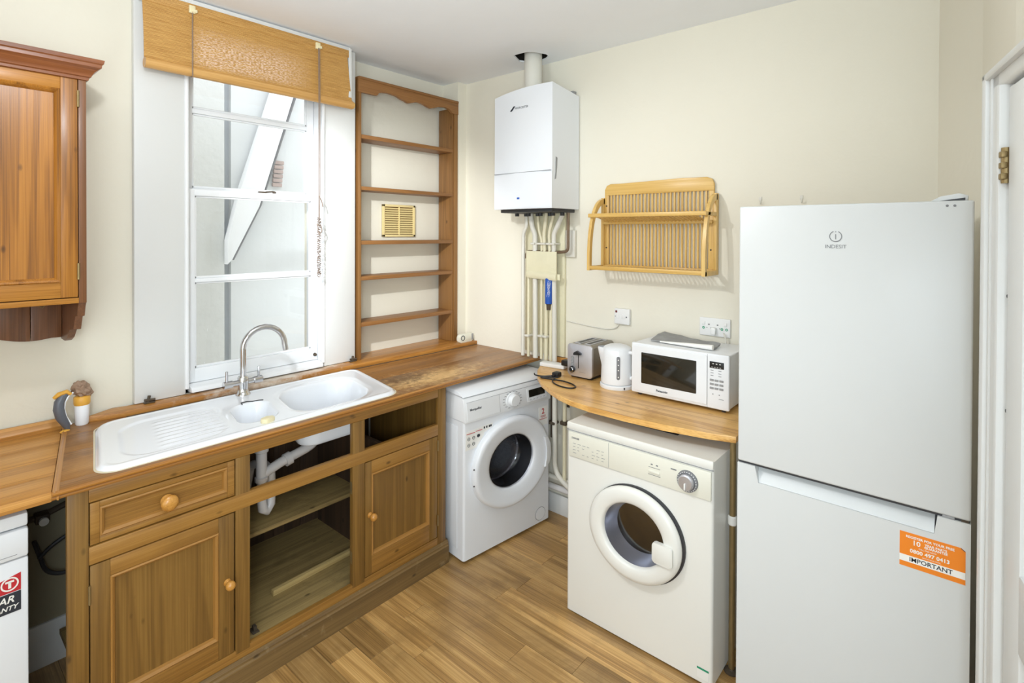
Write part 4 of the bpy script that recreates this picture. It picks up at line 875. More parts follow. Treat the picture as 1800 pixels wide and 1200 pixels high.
wpl('display_frame', 'white2', 0.425, 0.575, 0.700, 0.768, 0.0015); wpl('display', 'dglass', 0.438, 0.560, 0.722, 0.760, 0.0028)
b = new(); lathe(b, [(0.041, 0.0), (0.040, 0.004), (0.031, 0.006), (0.030, 0.024), (0.027, 0.028), (0, 0.029)], (0.318, tilt(0.735), 0.735), '-y', 30, sx=1.1); finish('programme_dial', b, 'white2', wm, 40)
b = new()
for k in range(16):
    a = -PI*0.35+PI*1.7*k/15; x = 0.318+0.062*math.cos(a); z = 0.735+0.040*math.sin(a); y = tilt(z)-0.0012; 
    vs = [b.verts.new(p) for p in ((x-0.007, y, z-0.0012), (x+0.007, y, z-0.0012), (x+0.007, y, z+0.0012), (x-0.007, y, z+0.0012))]; b.faces.new(vs)
for k in range(5):
    x = 0.448+0.026*k; z = 0.708; y = tilt(z)-0.0022; vs = [b.verts.new(p) for p in ((x-0.006, y, z-0.001), (x+0.006, y, z-0.001), (x+0.006, y, z+0.001), (x-0.006, y, z+0.001))]; b.faces.new(vs)
finish('dial_print', b, 'greyp', wm, 0)
text('lettering', 'Montpellier', 'darkp', (0.072, tilt(0.74)-0.002, 0.742), 0.016, wm, rot=(PI/2-0.12, 0, 0), bold=0.0003)
# door: local centre
WCX, WCZ = 0.306, 0.424; sx = 1.17
b = new(); lathe(b, [(0.226, 0.0), (0.229, 0.008), (0.228, 0.026), (0.222, 0.034), (0.212, 0.037), (0.200, 0.035), (0.170, 0.030), (0.146, 0.024), (0.136, 0.018), (0.132, 0.004)], (WCX, 0, WCZ), '-y', 72, sx=sx, cap=False); finish('door_ring', b, 'white', wm, 60)
b = new(); lathe(b, [(0.133, 0.012), (0.129, 0.014), (0.122, -0.004), (0.112, -0.050), (0.090, -0.085), (0.075, -0.09)], (WCX, 0, WCZ), '-y', 64, sx=sx, cap=False); finish('door_bowl', b, 'dgl', wm, 60)
b = new(); lathe(b, [(0.150, 0.0), (0.146, -0.03), (0.132, -0.06), (0.128, -0.095), (0.136, -0.10)], (WCX, 0, WCZ), '-y', 64, sx=sx, cap=False); finish('door_gasket', b, 'rubber', wm, 60)
b = new(); lathe(b, [(0.131, -0.10), (0.124, -0.104), (0.124, -0.112), (0.150, -0.115), (0.160, -0.14), (0.160, -0.34), (0.10, -0.36), (0.0, -0.36)], (WCX, 0, WCZ), '-y', 64, sx=sx, cap=False); finish('drum', b, 'drum', wm, 60)
b = new(); prism(b, [(0.520, 0.500), (0.552, 0.492), (0.570, 0.455), (0.575, 0.40), (0.566, 0.355), (0.545, 0.330), (0.525, 0.335), (0.540, 0.37), (0.545, 0.42), (0.538, 0.465)], 'y', -0.044, -0.006, 0.005); finish('door_handle', b, 'white2', wm, 40)
for z in (0.40, 0.48):
    b = new(); lathe(b, [(0.004, 0), (0.003, 0.003), (0, 0.003)], (0.039, -0.03, z-0.02), '-y', 8); finish('hinge_screw', b, 'black', wm)
b = new(); lathe(b, [(0.036, 0.0), (0.0355, 0.0015), (0.034, 0.0015), (0.033, 0.0)], (0.533, 0, 0.062), '-y', 32, sx=1.1, cap=False); finish('filter_cap', b, 'greyseam', wm)
b = new(); lathe(b, [(0.033, 0.0), (0.033, 0.0025), (0, 0.003)], (0.533, 0, 0.062), '-y', 32, sx=1.1); finish('filter_cap', b, 'white', wm)
b = new(); prism(b, [(0.518, 0.545), (0.588, 0.545), (0.588, 0.648), (0.518, 0.648)], 'y', -0.0007, 0.001); finish('sticker', b, 'paper', wm)
text('lettering', '2', 'redp', (0.552, -0.0010, 0.622), 0.042, wm, bold=0.0008); text('lettering', 'YEAR', 'redp', (0.552, -0.0010, 0.594), 0.018, wm); text('lettering', 'WARRANTY', 'redp', (0.552, -0.0010, 0.580), 0.0105, wm)
b = new(); prism(b, [(0.010, 0.548), (0.075, 0.550), (0.125, 0.600), (0.128, 0.612), (0.183, 0.628), (0.183, 0.648), (0.012, 0.638)], 'y', -0.0007, 0.001); st = finish('sticker', b, 'paper', wm)
b = new()
for i, (x, z) in enumerate(((0.03, 0.602), (0.06, 0.603), (0.09, 0.605), (0.03, 0.572), (0.06, 0.573))):
    lathe(b, [(0.0085, 0), (0.0085, 0.0008), (0.0065, 0.0008), (0.0065, 0)], (x, -0.0006, z), '-y', 10, cap=False); abox(b, x-0.004, x+0.004, -0.0014, -0.0008, z-0.001, z+0.001, 0)
abox(b, 0.083, 0.100, -0.0016, -0.0008, 0.600, 0.612, 0)
for x in (0.125, 0.140, 0.158, 0.168): abox(b, x, x+0.008, -0.0016, -0.0008, 0.631, 0.641, 0)
finish('sticker_print', b, 'darkp', wm, 0)
b = new(); abox(b, 0.016, 0.068, -0.0014, -0.0008, 0.6255, 0.6285, 0); abox(b, 0.074, 0.115, -0.0014, -0.0008, 0.6285, 0.6315, 0); finish('sticker_print', b, 'redp', wm, 0)
for (x, y) in ((0.04, 0.04), (0.566, 0.04), (0.04, 0.38), (0.566, 0.38)):
    b = new(); lathe(b, [(0.016, 0), (0.016, 0.008), (0.008, 0.010), (0.008, 0.02)], (x, y, 0), seg=12); finish('foot', b, 'black', wm)

# ================================================================== TUMBLE DRYER
td = thing('tumble_dryer', 'off-white tumble dryer with round glass door under the right worktop', 'tumble dryer', (1.874, 1.298, 0), -PI/2)
TW = 0.620
shell('body', 'warmw', td, TW, 0.50, 0.008, 0.802, 0.322, 0.449, 0.125*1.09, 0.125)
box('lid_front', 'warmw', 0.0, TW, -0.003, 0.01, 0.775, 0.805, td, 0.005)
box('control_panel', 'cream', 0.012, TW-0.006, -0.007, 0.003, 0.664, 0.768, td, 0.005)
box('panel_seam', 'greyseam', 0.0, TW, -0.0035, 0.003, 0.7715, 0.7735, td, 0)
box('vent_grille_slot', 'rubber', 0.12, 0.42, 0.16, 0.175, 0.8025, 0.804, td, 0)
box('panel_seam', 'greyseam', 0.205, 0.2062, -0.0078, 0.002, 0.668, 0.766, td, 0)
text('lettering', 'ZANUSSI', 'greyp', (0.047, -0.0078, 0.745), 0.0095, td, bold=0.0003)
b = new(); rr = random.Random(5)
for r_ in range(4):
    for c_ in range(7):
        x = 0.035+0.023*c_; z = 0.722-0.013*r_
        if rr.random() < 0.8: abox(b, x, x+rr.uniform(0.006, 0.016), -0.0080, -0.0072, z, z+0.0016, 0)
finish('panel_print', b, 'greyseam', td, 0)
b = new(); abox(b, 0.378, 0.424, -0.012, -0.004, 0.702, 0.712, 0.003); finish('rocker_switch', b, 'cream', td)
b = new(); abox(b, 0.378, 0.424, -0.0078, -0.0072, 0.722, 0.7235, 0); abox(b, 0.387, 0.395, -0.0078, -0.0072, 0.732, 0.736, 0); abox(b, 0.408, 0.416, -0.0078, -0.0072, 0.732, 0.736, 0); abox(b, 0.466, 0.488, -0.0078, -0.0072, 0.738, 0.742, 0); abox(b, 0.376, 0.426, -0.0078, -0.0072, 0.694, 0.6955, 0); finish('panel_print', b, 'greyp', td, 0)
b = new(); lathe(b, [(0.039, 0.0), (0.038, 0.006), (0.030, 0.009), (0.029, 0.007)], (0.530, -0.007, 0.713), '-y', 36, cap=False); finish('timer_bezel', b, 'greyp', td, 40)
b = new()
for k in range(24):
    a = 2*PI*k/24; lathe(b, [(0.0016, 0), (0.0016, 0.0012), (0, 0.0012)], (0.530+0.034*math.cos(a), -0.0145, 0.713+0.034*math.sin(a)), '-y', 6)
finish('timer_marks', b, 'paper', td, 0)
b = new(); lathe(b, [(0.029, 0.0), (0.028, 0.018), (0.024, 0.022), (0, 0.023)], (0.530, -0.010, 0.713), '-y', 36); finish('timer_dial', b, 'steel', td, 40)
b = new(); abox(b, 0.5275, 0.5325, -0.0375, -0.032, 0.690, 0.713, 0.001); finish('dial_pointer', b, 'paper', td)
TX, TZ = 0.322, 0.449; sx = 1.09
b = new(); lathe(b, [(0.181, 0.0), (0.181, 0.010), (0.170, 0.012)], (TX+0.004, 0.001, TZ), '-y', 64, sx=sx, cap=False); finish('door_shadow_gap', b, 'rubber', td, 60)
b = new(); lathe(b, [(0.174, 0.010), (0.178, 0.016), (0.177, 0.026), (0.170, 0.034), (0.158, 0.038), (0.140, 0.038), (0.126, 0.036), (0.119, 0.031), (0.117, 0.020), (0.117, 0.0)], (TX, 0, TZ), '-y', 72, sx=sx, cap=False); finish('door_ring', b, 'warmw', td, 60)
b = new(); lathe(b, [(0.1175, 0.018), (0.113, 0.006), (0.104, -0.03), (0.096, -0.045)], (TX, 0, TZ), '-y', 64, sx=sx, cap=False); finish('door_inner_ring', b, 'bluesteel', td, 60)
b = new(); lathe(b, [(0.096, -0.044), (0.05, -0.047), (0, -0.048)], (TX, 0, TZ), '-y', 48, sx=sx, cap=False); finish('door_glass', b, 'dgl', td, 60)
b = new(); lathe(b, [(0.12, -0.02), (0.12, -0.07), (0.155, -0.08), (0.16, -0.38), (0.0, -0.40)], (TX, 0, TZ), '-y', 48, sx=sx, cap=False); finish('drum', b, 'drumdark', td, 60)
b = new(); prism(b, rrect(0.078, 0.074, 0.010, 5, 0.452, 0.430), 'y', -0.048, -0.030, 0.003); finish('door_handle', b, 'warmw', td, 40)
box('energy_sticker', 'paper', 0.566, 0.608, -0.0008, 0.001, 0.022, 0.060, td, 0); box('sticker_print', 'greenp', 0.566, 0.608, -0.0014, 0.0, 0.054, 0.060, td, 0)
box('base_gap', 'black', 0.01, TW-0.01, 0.012, 0.48, 0.0, 0.009, td, 0)

# ================================================================== RIGHT WORKTOP
ZB = 0.870; k_ = (1.6-ZB)/(1.6-0.855)
fe = [(2.127, 1.63), (2.061, 1.527), (2.012, 1.44), (1.980, 1.36), (1.966, 1.25), (1.963, 1.08), (1.972, 0.91), (2.003, 0.739), (2.027, 0.652)]
fe = [(a*k_, b*k_) for a, b in fe]
outl = [(2.497, 1.862), (2.43, 1.850), (2.335, 1.80), (2.262, 1.762), (2.17, 1.69)]+fe+[(2.497, 0.640)]
rw = thing('right_worktop', 'honey pine worktop with a curved front edge holding toaster, kettle and microwave', 'worktop', (0, 0, 0))
bm = new(); prism(bm, outl, 'z', 0.846, ZB, 0.004); finish('board', bm, 'topb', rw, 40)
bm = new(); prism(bm, [(0.0, 0.0), (0.016, 0.0), (0.016, 0.028), (0.0, 0.028)], 'y', 0, 0.9); o = finish('back_batten', bm, 'topb', rw); o.location = (2.482, 0.90, ZB)
for (y, ) in ((1.715,), (1.54,)):
    bm = new(); prism(bm, [(0.0, 0.0), (-0.17, 0.0), (-0.15, -0.02), (-0.02, -0.20), (0.0, -0.22)], 'y', y-0.014, y+0.014, 0.002); o = finish('support_bracket', bm, 'darkmetal', rw); o.location = (2.48, 0, 0.845)
ps = thing('worktop_post', 'slim cream metal post holding up the right worktop beside the fridge', 'post', (2.004*1.0, 0.655, 0))
bm = new(); tube(bm, [(0, 0, 0.006), (0, 0, 0.845)], 0.011, 14); finish('post_tube', bm, 'brass', ps)
bm = new(); lathe(bm, [(0.026, 0), (0.026, 0.004), (0.014, 0.010), (0.012, 0.014)], (0, 0, 0), seg=20); finish('post_foot', bm, 'darkmetal', ps)
bm = new(); lathe(bm, [(0.013, 0), (0.016, 0.004), (0.016, 0.03), (0.013, 0.034)], (0, 0, 0.54), seg=16); finish('post_collar', bm, 'paper', ps)
# pipes in the gap between the machines
G2 = 'low pipes between washing machine and dryer'
def gpipe(label, pts, r, mat, grp=G2, fil=0.06):
    bm = new(); tube(bm, pts, r, 12, fillet=fil); return tag(finish('waste_pipe', bm, mat, None, 60), label, 'pipe', grp)
gpipe('off-white pipe curving down between washing machine and dryer', [(2.42, 1.762, 0.84), (2.42, 1.760, 0.27), (2.42, 1.66, 0.20), (2.42, 1.40, 0.185)], 0.014, 'painted2')
gpipe('cream upright pipe beside the dryer', [(2.43, 1.700, 0.84), (2.43, 1.700, 0.22)], 0.011, 'painted')
gpipe('upper horizontal pipe low on the wall between the machines', [(2.45, 2.3, 0.222), (2.45, 1.2, 0.222)], 0.014, 'painted2')
gpipe('lower horizontal pipe low on the wall between the machines', [(2.455, 2.3, 0.165), (2.455, 1.2, 0.165)], 0.017, 'pvc')
gpipe('thin dark pipe with a green valve beside the washing machine', [(2.44, 1.795, 0.84), (2.44, 1.795, 0.45)], 0.008, 'darkmetal')
bm = new(); abox(bm, 2.40, 2.45, 1.752, 1.80, 0.535, 0.550, 0.004); abox(bm, 2.41, 2.45, 1.68, 1.72, 0.545, 0.565, 0.004); o = finish('pipe_valve', bm, 'darkmetal'); tag(o, 'dark valve handle on the pipes between washing machine and dryer', 'valve')

# toaster
ts = thing('toaster', 'brushed steel two-slot toaster on the left of the right worktop', 'toaster', (2.262, 1.566, ZB), -PI/2)
TW_, TD_, TH_ = 0.146, 0.215, 0.172
b = new(); prism(b, rrect(TW_, TH_-0.010, 0.016, 5, TW_/2, 0.010+(TH_-0.010)/2), 'y', 0.0, 0.012, 0.003); finish('front_plate', b, 'steel', ts, 35)
b = new(); prism(b, rrect(TW_-0.004, TH_-0.012, 0.016, 5, TW_/2, 0.010+(TH_-0.010)/2), 'y', 0.012, TD_, 0.002); finish('housing', b, 'steelside', ts, 35)
for x in (0.042, 0.100):
    box('slot', 'black', x-0.014, x+0.014, 0.035, 0.185, TH_-0.006, TH_+0.0012, ts, 0)
    b = new(); abox(b, x-0.018, x-0.013, 0.030, 0.190, TH_-0.004, TH_+0.003, 0.001); abox(b, x+0.013, x+0.018, 0.030, 0.190, TH_-0.004, TH_+0.003, 0.001); abox(b, x-0.018, x+0.018, 0.028, 0.034, TH_-0.004, TH_+0.003, 0.001); abox(b, x-0.018, x+0.018, 0.186, 0.192, TH_-0.004, TH_+0.003, 0.001); finish('slot_trim', b, 'steel', ts)
box('lever_slot', 'black', 0.0635, 0.0675, -0.001, 0.004, 0.052, 0.128, ts, 0.0005)
b = new(); prism(b, [(0.046, 0.120), (0.088, 0.124), (0.086, 0.132), (0.064, 0.142), (0.048, 0.132)], 'y', -0.020, -0.001, 0.002); finish('lever', b, 'black', ts)
for z in (0.102, 0.086, 0.070):
    b = new(); lathe(b, [(0.0085, 0), (0.0085, 0.003), (0.0065, 0.003), (0.0065, 0.001), (0, 0.001)], (0.030, 0, z), '-y', 16); finish('button', b, 'greyseam', ts)
b = new(); lathe(b, [(0.016, 0), (0.0155, 0.010), (0.012, 0.013), (0, 0.013)], (0.030, 0, 0.043), '-y', 24); finish('browning_dial', b, 'black', ts)
b = new(); lathe(b, [(0.0115, 0.0135), (0.0100, 0.0145), (0.0095, 0.0135)], (0.030, 0, 0.043), '-y', 24, cap=False); finish('dial_ring', b, 'chrome', ts)
box('lettering_line', 'greyp', 0.072, 0.108, -0.0006, 0.001, 0.034, 0.0352, ts, 0)
box('feet', 'black', 0.012, TW_-0.012, 0.015, TD_-0.015, 0.0, 0.012, ts, 0.002)
# kettle
kt = thing('kettle', 'white plastic jug kettle between toaster and microwave', 'kettle', (2.275, 1.287, ZB))
b = new(); lathe(b, [(0.080, 0), (0.082, 0.004), (0.081, 0.016), (0.076, 0.020), (0, 0.020)], (0, 0, 0), seg=40); finish('base', b, 'white2', kt, 40)
b = new(); lathe(b, [(0.076, 0.022), (0.077, 0.03), (0.074, 0.10), (0.071, 0.155), (0.068, 0.180), (0.064, 0.186)], (0, 0, 0), seg=48, cap=False)
for v in b.verts:      # pull the spout towards the toaster
    a = math.atan2(v.co.y, v.co.x); d_ = math.cos(a-math.radians(110))
    if d_ > 0.90 and v.co.z > 0.10: v.co.x += math.cos(math.radians(110))*0.026*((v.co.z-0.10)/0.08)*(d_-0.90)/0.10; v.co.y += math.sin(math.radians(110))*0.026*((v.co.z-0.10)/0.08)*(d_-0.90)/0.10
finish('kettle_body', b, 'white2', kt, 50)
b = new(); lathe(b, [(0.068, 0.182), (0.062, 0.190), (0.045, 0.198), (0.020, 0.201), (0, 0.2015)], (0, 0, 0), seg=40, cap=False); finish('lid', b, 'white2', kt, 60)
# water gauge faces the camera
ga = math.atan2(-1.287, -2.275)+math.radians(4)
b = new(); 
prism(b, rrect(0.016, 0.108, 0.0078, 6, 0, 0.103), 'y', -0.0765, -0.070, 0.001)
g_ = finish('water_gauge', b, 'greyp', kt); g_.rotation_euler = (0, 0, ga+PI/2)
b = new()
for z in (0.062, 0.094, 0.118, 0.142): lathe(b, [(0.003, 0), (0.003, 0.001), (0, 0.001)], (0, -0.0764, z), '-y', 8)
g2 = finish('gauge_marks', b, 'paper', kt); g2.rotation_euler = (0, 0, ga+PI/2)
b = new(); tube(b, [(0.0, -0.066, 0.172), (0.002, -0.088, 0.172), (0.004, -0.102, 0.150), (0.004, -0.100, 0.085), (0.002, -0.090, 0.058), (0.0, -0.072, 0.050)], 0.009, 12, fillet=0.02); h_ = finish('handle', b, 'white2', kt, 60); h_.rotation_euler = (0, 0, math.radians(-4))
b = new(); abox(b, -0.003, 0.003, -0.084, -0.078, 0.004, 0.014, 0.001); o = finish('base_notch', b, 'rubber', kt); o.rotation_euler = (0, 0, ga+PI/2+0.35)
# microwave
mw = thing('microwave_oven', 'white microwave oven with dark window and keypad beside the fridge', 'microwave', (2.208, 1.176, ZB), -PI/2)
MW, MD, MH = 0.437, 0.268, 0.238
b = new(); abox(b, 0.003, MW-0.003, 0.016, MD, 0.014, MH-0.002, 0.006, 3); finish('body', b, 'white2', mw)
b = new(); abox(b, 0, MW, 0.0, 0.02, 0.012, MH, 0.006, 3); finish('front_frame', b, 'white2', mw)
b = new(); prism(b, rrect(0.335, 0.205, 0.006, 3, 0.180, 0.126), 'y', -0.004, 0.002, 0.002); finish('door', b, 'white2', mw)
b = new(); prism(b, rrect(0.252, 0.138, 0.003, 3, 0.1775, 0.130), 'y', -0.0052, -0.003, 0.0005); finish('door_window', b, 'dglass', mw)
box('panel_seam', 'greyseam', 0.348, 0.3492, -0.0006, 0.004, 0.014, MH-0.004, mw, 0)
box('display', 'black', 0.358, 0.416, -0.0022, 0.002, 0.180, 0.207, mw, 0.001)
b = new()
for k in range(4): abox(b, 0.366+0.011*k, 0.372+0.011*k, -0.0028, -0.0018, 0.184, 0.1855, 0); 
for k in range(3): abox(b, 0.370+0.014*k, 0.376+0.014*k, -0.0028, -0.0018, 0.197, 0.200, 0)
finish('display_print', b, 'paper', mw, 0)
kb = None
for r_ in range(3):
    for c_ in range(3):
        if kb is None: b = new(); abox(b, 0, 0.0165, -0.0022, 0.001, 0, 0.0085, 0.001, 1); o = finish('keypad_button', b, 'greyseam', mw); kb = o.data
        else: o = bpy.data.objects.new('keypad_button', kb); C.objects.link(o); o.parent = mw
        o.location = (0.359+0.0195*c_, 0, 0.126-0.0165*r_)
b = new()
for r_ in range(3):
    for c_ in range(2): abox(b, 0.362+0.032*c_, 0.374+0.032*c_, -0.001, 0.0, 0.148+0.011*r_, 0.150+0.011*r_, 0)
for c_ in range(2): abox(b, 0.370+0.026*c_, 0.374+0.026*c_, -0.001, 0.0, 0.071, 0.075, 0)
abox(b, 0.396, 0.416, -0.001, 0.0, 0.055, 0.0565, 0)
finish('keypad_print', b, 'greyp', mw, 0)
text('lettering', 'Panasonic', 'darkp', (0.150, -0.0046, 0.040), 0.0135, mw, bold=0.0004)
for (x, y) in ((0.03, 0.03), (MW-0.03, 0.03), (0.03, MD-0.03), (MW-0.03, MD-0.03)):
    b = new(); lathe(b, [(0.009, 0), (0.010, 0.015)], (x, y, 0), seg=10); finish('foot', b, 'rubber', mw)
# newspaper on top
nw = thing('folded_newspaper', 'folded newspaper lying on top of the microwave', 'newspaper', (2.33, 0.985, ZB+MH+0.0005), -PI/2)
nx, ny = 26, 10; b = new(); gr = []
for i in range(nx+1):
    row = []
    for j in range(ny+1):
        u = i/nx; v = j/ny; x = -0.135+0.290*u; y = -0.045+0.13*v*(1.15-0.45*u)-0.01*u; z = 0.006+0.010*math.sin(v*3.0+u*2)*(1-u*0.4)+0.016*v*v+0.004*noise.noise(Vector((u*5, v*5, 1)))
        row.append((x, y, z))
    gr.append(row)
T = [[b.verts.new(p) for p in row] for row in gr]; B_ = [[b.verts.new((p[0], p[1], max(0.0003, p[2]-0.006))) for p in row] for row in gr]
for i in range(nx):
    for j in range(ny): b.faces.new((T[i][j], T[i+1][j], T[i+1][j+1], T[i][j+1])); b.faces.new((B_[i][j], B_[i][j+1], B_[i+1][j+1], B_[i+1][j]))
for i in range(nx): b.faces.new((T[i][0], B_[i][0], B_[i+1][0], T[i+1][0])); b.faces.new((T[i][ny], T[i+1][ny], B_[i+1][ny], B_[i][ny]))
for j in range(ny): b.faces.new((T[0][j], T[0][j+1], B_[0][j+1], B_[0][j])); b.faces.new((T[nx][j], B_[nx][j], B_[nx][j+1], T[nx][j+1]))
finish('sheets', b, 'news', nw, 40)
b = new(); tube(b, [(-0.085, -0.052, 0.0045), (0.04, -0.056, 0.0085), (0.158, -0.060, 0.012)], [0.003, 0.008, 0.0115], 12); finish('rolled_edge', b, 'paper', nw, 60)
# extension socket and flex
ex = thing('extension_lead', 'white extension socket block on the corner of the right worktop', 'extension lead', (2.375, 1.735, ZB))
b = new(); abox(b, -0.028, 0.028, -0.075, 0.075, 0, 0.022, 0.004); o = finish('socket_block', b, 'socket', ex); o.rotation_euler = (0, 0, 0.12)
b = new(); abox(b, -0.020, 0.022, -0.030, 0.022, 0.0, 0.030, 0.006); o = finish('black_plug', b, 'black'); o.location = (2.368, 1.648, ZB+0.0225); tag(o, 'black plug in the white extension block beside the toaster', 'plug')
b = new(); abox(b, -0.020, 0.020, -0.018, 0.018, 0, 0.026, 0.006); tube(b, [(-0.018, 0.0, 0.012), (-0.034, 0.004, 0.010)], 0.006, 8); o = finish('black_plug', b, 'black'); o.location = (2.215, 1.600, ZB+0.0005); tag(o, 'loose black plug on the worktop in front of the toaster', 'plug')
b = new(); z = ZB+0.0042
tube(b, [(2.19, 1.606, z+0.006), (2.16, 1.66, z), (2.16, 1.70, z), (2.17, 1.71, z+0.004)], 0.0035, 8, fillet=0.03)
tube(b, [(2.20, 1.58, z), (2.17, 1.62, z), (2.145, 1.655, z), (2.14, 1.635, z), (2.155, 1.58, z), (2.165, 1.52, z), (2.15, 1.46, z), (2.12, 1.415, z), (2.085, 1.42, z), (2.075, 1.46, z), (2.09, 1.52, z), (2.13, 1.57, z), (2.18, 1.585, z)], 0.0035, 8, fillet=0.03)
o = finish('power_flex', b, 'black'); tag(o, 'black flex looped on the right worktop in front of the toaster', 'cable')

# sockets on the right wall
sp = thing('fused_spur', 'white fused spur plate on the wall above toaster and kettle', 'socket', (2.499, 1.422, 1.130), -PI/2)
b = new(); abox(b, 0, 0.088, -0.020, 0, 0, 0.082, 0.004, 3); finish('plate', b, 'socket', sp)
b = new(); abox(b, 0.008, 0.018, -0.0235, -0.019, 0.060, 0.071, 0.001); finish('switch', b, 'dredp', sp)['label'] = 'dark red switch'
b = new(); abox(b, 0.010, 0.026, -0.0225, -0.019, 0.030, 0.052, 0.001); finish('rocker', b, 'socket', sp)
b = new(); abox(b, 0.042, 0.064, -0.0225, -0.019, 0.030, 0.052, 0.001); finish('fuse_carrier', b, 'socket', sp)
for x in (0.010, 0.072):
    b = new(); lathe(b, [(0.004, 0), (0.004, 0.0015), (0, 0.0015)], (x, -0.0195, 0.040), '-y', 10); finish('screw', b, 'greyp', sp)
b = new(); tube(b, [(2.492, 1.400, 1.130), (2.492, 1.415, 1.105), (2.494, 1.47, 1.092), (2.495, 1.60, 1.097), (2.496, 1.735, 1.108)], 0.0032, 8, fillet=0.03); o = finish('wall_flex', b, 'painted2'); tag(o, 'white flex running along the wall from the fused spur to the pipes', 'cable')
ds = thing('double_socket', 'white double wall socket with green marks above the microwave', 'socket', (2.499, 0.972, 1.128), -PI/2)
b = new(); abox(b, 0, 0.142, -0.010, 0, 0, 0.084, 0.003, 3); finish('plate', b, 'socket', ds)
for x in (0.012, 0.112):
    b = new(); abox(b, x, x+0.015, -0.014, -0.009, 0.050, 0.066, 0.002); finish('switch', b, 'socket', ds)
b = new()
for x in (0.020, 0.105, 0.126): lathe(b, [(0.006, 0), (0.006, 0.001), (0.003, 0.001), (0.003, 0)], (x, -0.0105, 0.036), '-y', 12, cap=False)
finish('green_marks', b, 'greenp', ds)
b = new()
for x in (0.045, 0.085): abox(b, x-0.0035, x+0.0035, -0.0106, -0.009, 0.050, 0.056, 0); abox(b, x-0.012, x-0.007, -0.0106, -0.009, 0.036, 0.039, 0); abox(b, x+0.007, x+0.012, -0.0106, -0.009, 0.036, 0.039, 0)
finish('socket_holes', b, 'greyp', ds)
b = new(); abox(b, 0.060, 0.082, -0.034, -0.010, 0.010, 0.042, 0.005); o = finish('plug_top', b, 'socket', ds)
b = new(); tube(b, [(2.47, 0.853, 1.15), (2.475, 0.845, 1.125), (2.48, 0.84, 1.0)], 0.004, 8); o = finish('appliance_flex', b, 'painted2'); tag(o, 'white flex hanging from the double socket behind the microwave', 'cable')

# ================================================================== DISH RACK
dk = thing('dish_rack', 'beech wall-mounted plate rack with two tiers of slats', 'dish rack', (2.498, 1.492, 1.418), -PI/2)
# local x 0..0.60 along the wall, y negative = out from the wall
RWD = 0.602
def rb_(nm, mat, *a, bev=0.003): return box(nm, mat, *a, dk, bev)
bm = new(); prism(bm, [(0.010, 0.385), (0.010, 0.415), (0.022, 0.437), (0.045, 0.445), (0.12, 0.444), (0.30, 0.448), (0.44, 0.452), (0.555, 0.449), (0.578, 0.440), (0.588, 0.418), (0.588, 0.385)], 'y', -0.020, -0.004, 0.003); finish('top_rail', bm, 'beechx', dk, 40)
rb_('back_stile', 'beechz', 0.010, 0.034, -0.020, -0.004, 0.0, 0.386); rb_('back_stile', 'beechz', 0.562, 0.588, -0.020, -0.004, 0.0, 0.386)
rb_('bottom_back_rail', 'beechx', 0.010, 0.588, -0.026, -0.004, 0.0, 0.022)
sm = None
ns = 27
for k in range(ns):
    x = 0.046+(0.550-0.046)*k/(ns-1)
    if sm is None: b = new(); abox(b, -0.0044, 0.0044, -0.016, -0.007, 0.020, 0.388, 0.0015, 1); o = finish('back_slat', b, 'beechz', dk); sm = o.data
    else: o = bpy.data.objects.new('back_slat', sm); C.objects.link(o); o.parent = dk
    o.location = (x, 0, 0)
sl = None
for (z, dep) in ((0.272, 0.150), (0.006, 0.155)):
    rb_('shelf_front_rail', 'beechx', -0.004, 0.604, -dep-0.012, -dep, z-0.006, z+0.014); 
    rb_('shelf_back_rail', 'beechx', 0.010, 0.588, -0.040, -0.026, z-0.004-(0.036 if z > 0.1 else 0), z+0.012-(0.036 if z > 0.1 else 0))
    for k in range(ns):
        x = 0.046+(0.550-0.046)*k/(ns-1)
        b = None
        if sl is None: b = new(); abox(b, -0.0042, 0.0042, -0.158, -0.030, 0, 0.008, 0.0012, 1); o = finish('shelf_slat', b, 'beechz', dk); sl = o.data
        else: o = bpy.data.objects.new('shelf_slat', sl); C.objects.link(o); o.parent = dk
        o.location = (x, 0, z+0.002-(0.0388 if z > 0.1 else 0)); o.rotation_euler = (-0.19 if z > 0.1 else 0, 0, 0)
for x in (-0.004, 0.590):
    # curved end: arm from the top back down to the lower front
    bm = new()
    ou = []; inn = []
    for k in range(11):
        t = k/10; a = t*PI/2
        ou.append((-0.020-0.150*math.sin(a)**0.9, -0.004+0.372*math.cos(a)**0.75 if t < 1 else -0.004)); inn.append((-0.020-0.128*math.sin(a)**0.9, -0.004+0.345*math.cos(a)**0.75 if t < 1 else -0.004))
    prism(bm, ou+inn[::-1], 'x', x, x+0.016, 0.001); finish('end_arm', bm, 'beechz', dk, 40)
    bm = new(); abox(bm, x, x+0.016, -0.034, -0.004, -0.004, 0.372, 0.002); abox(bm, x, x+0.016, -0.160, -0.03, 0.266, 0.284, 0.002); abox(bm, x, x+0.016, -0.168, -0.03, -0.004, 0.018, 0.002); finish('end_frame', bm, 'beechz', dk)
for x in (0.022, 0.575):
    for z in (0.110, 0.330):
        b = new(); lathe(b, [(0.0045, 0), (0.004, 0.002), (0, 0.002)], (x, -0.020, z), '-y', 10); finish('screw', b, 'darkmetal', dk)

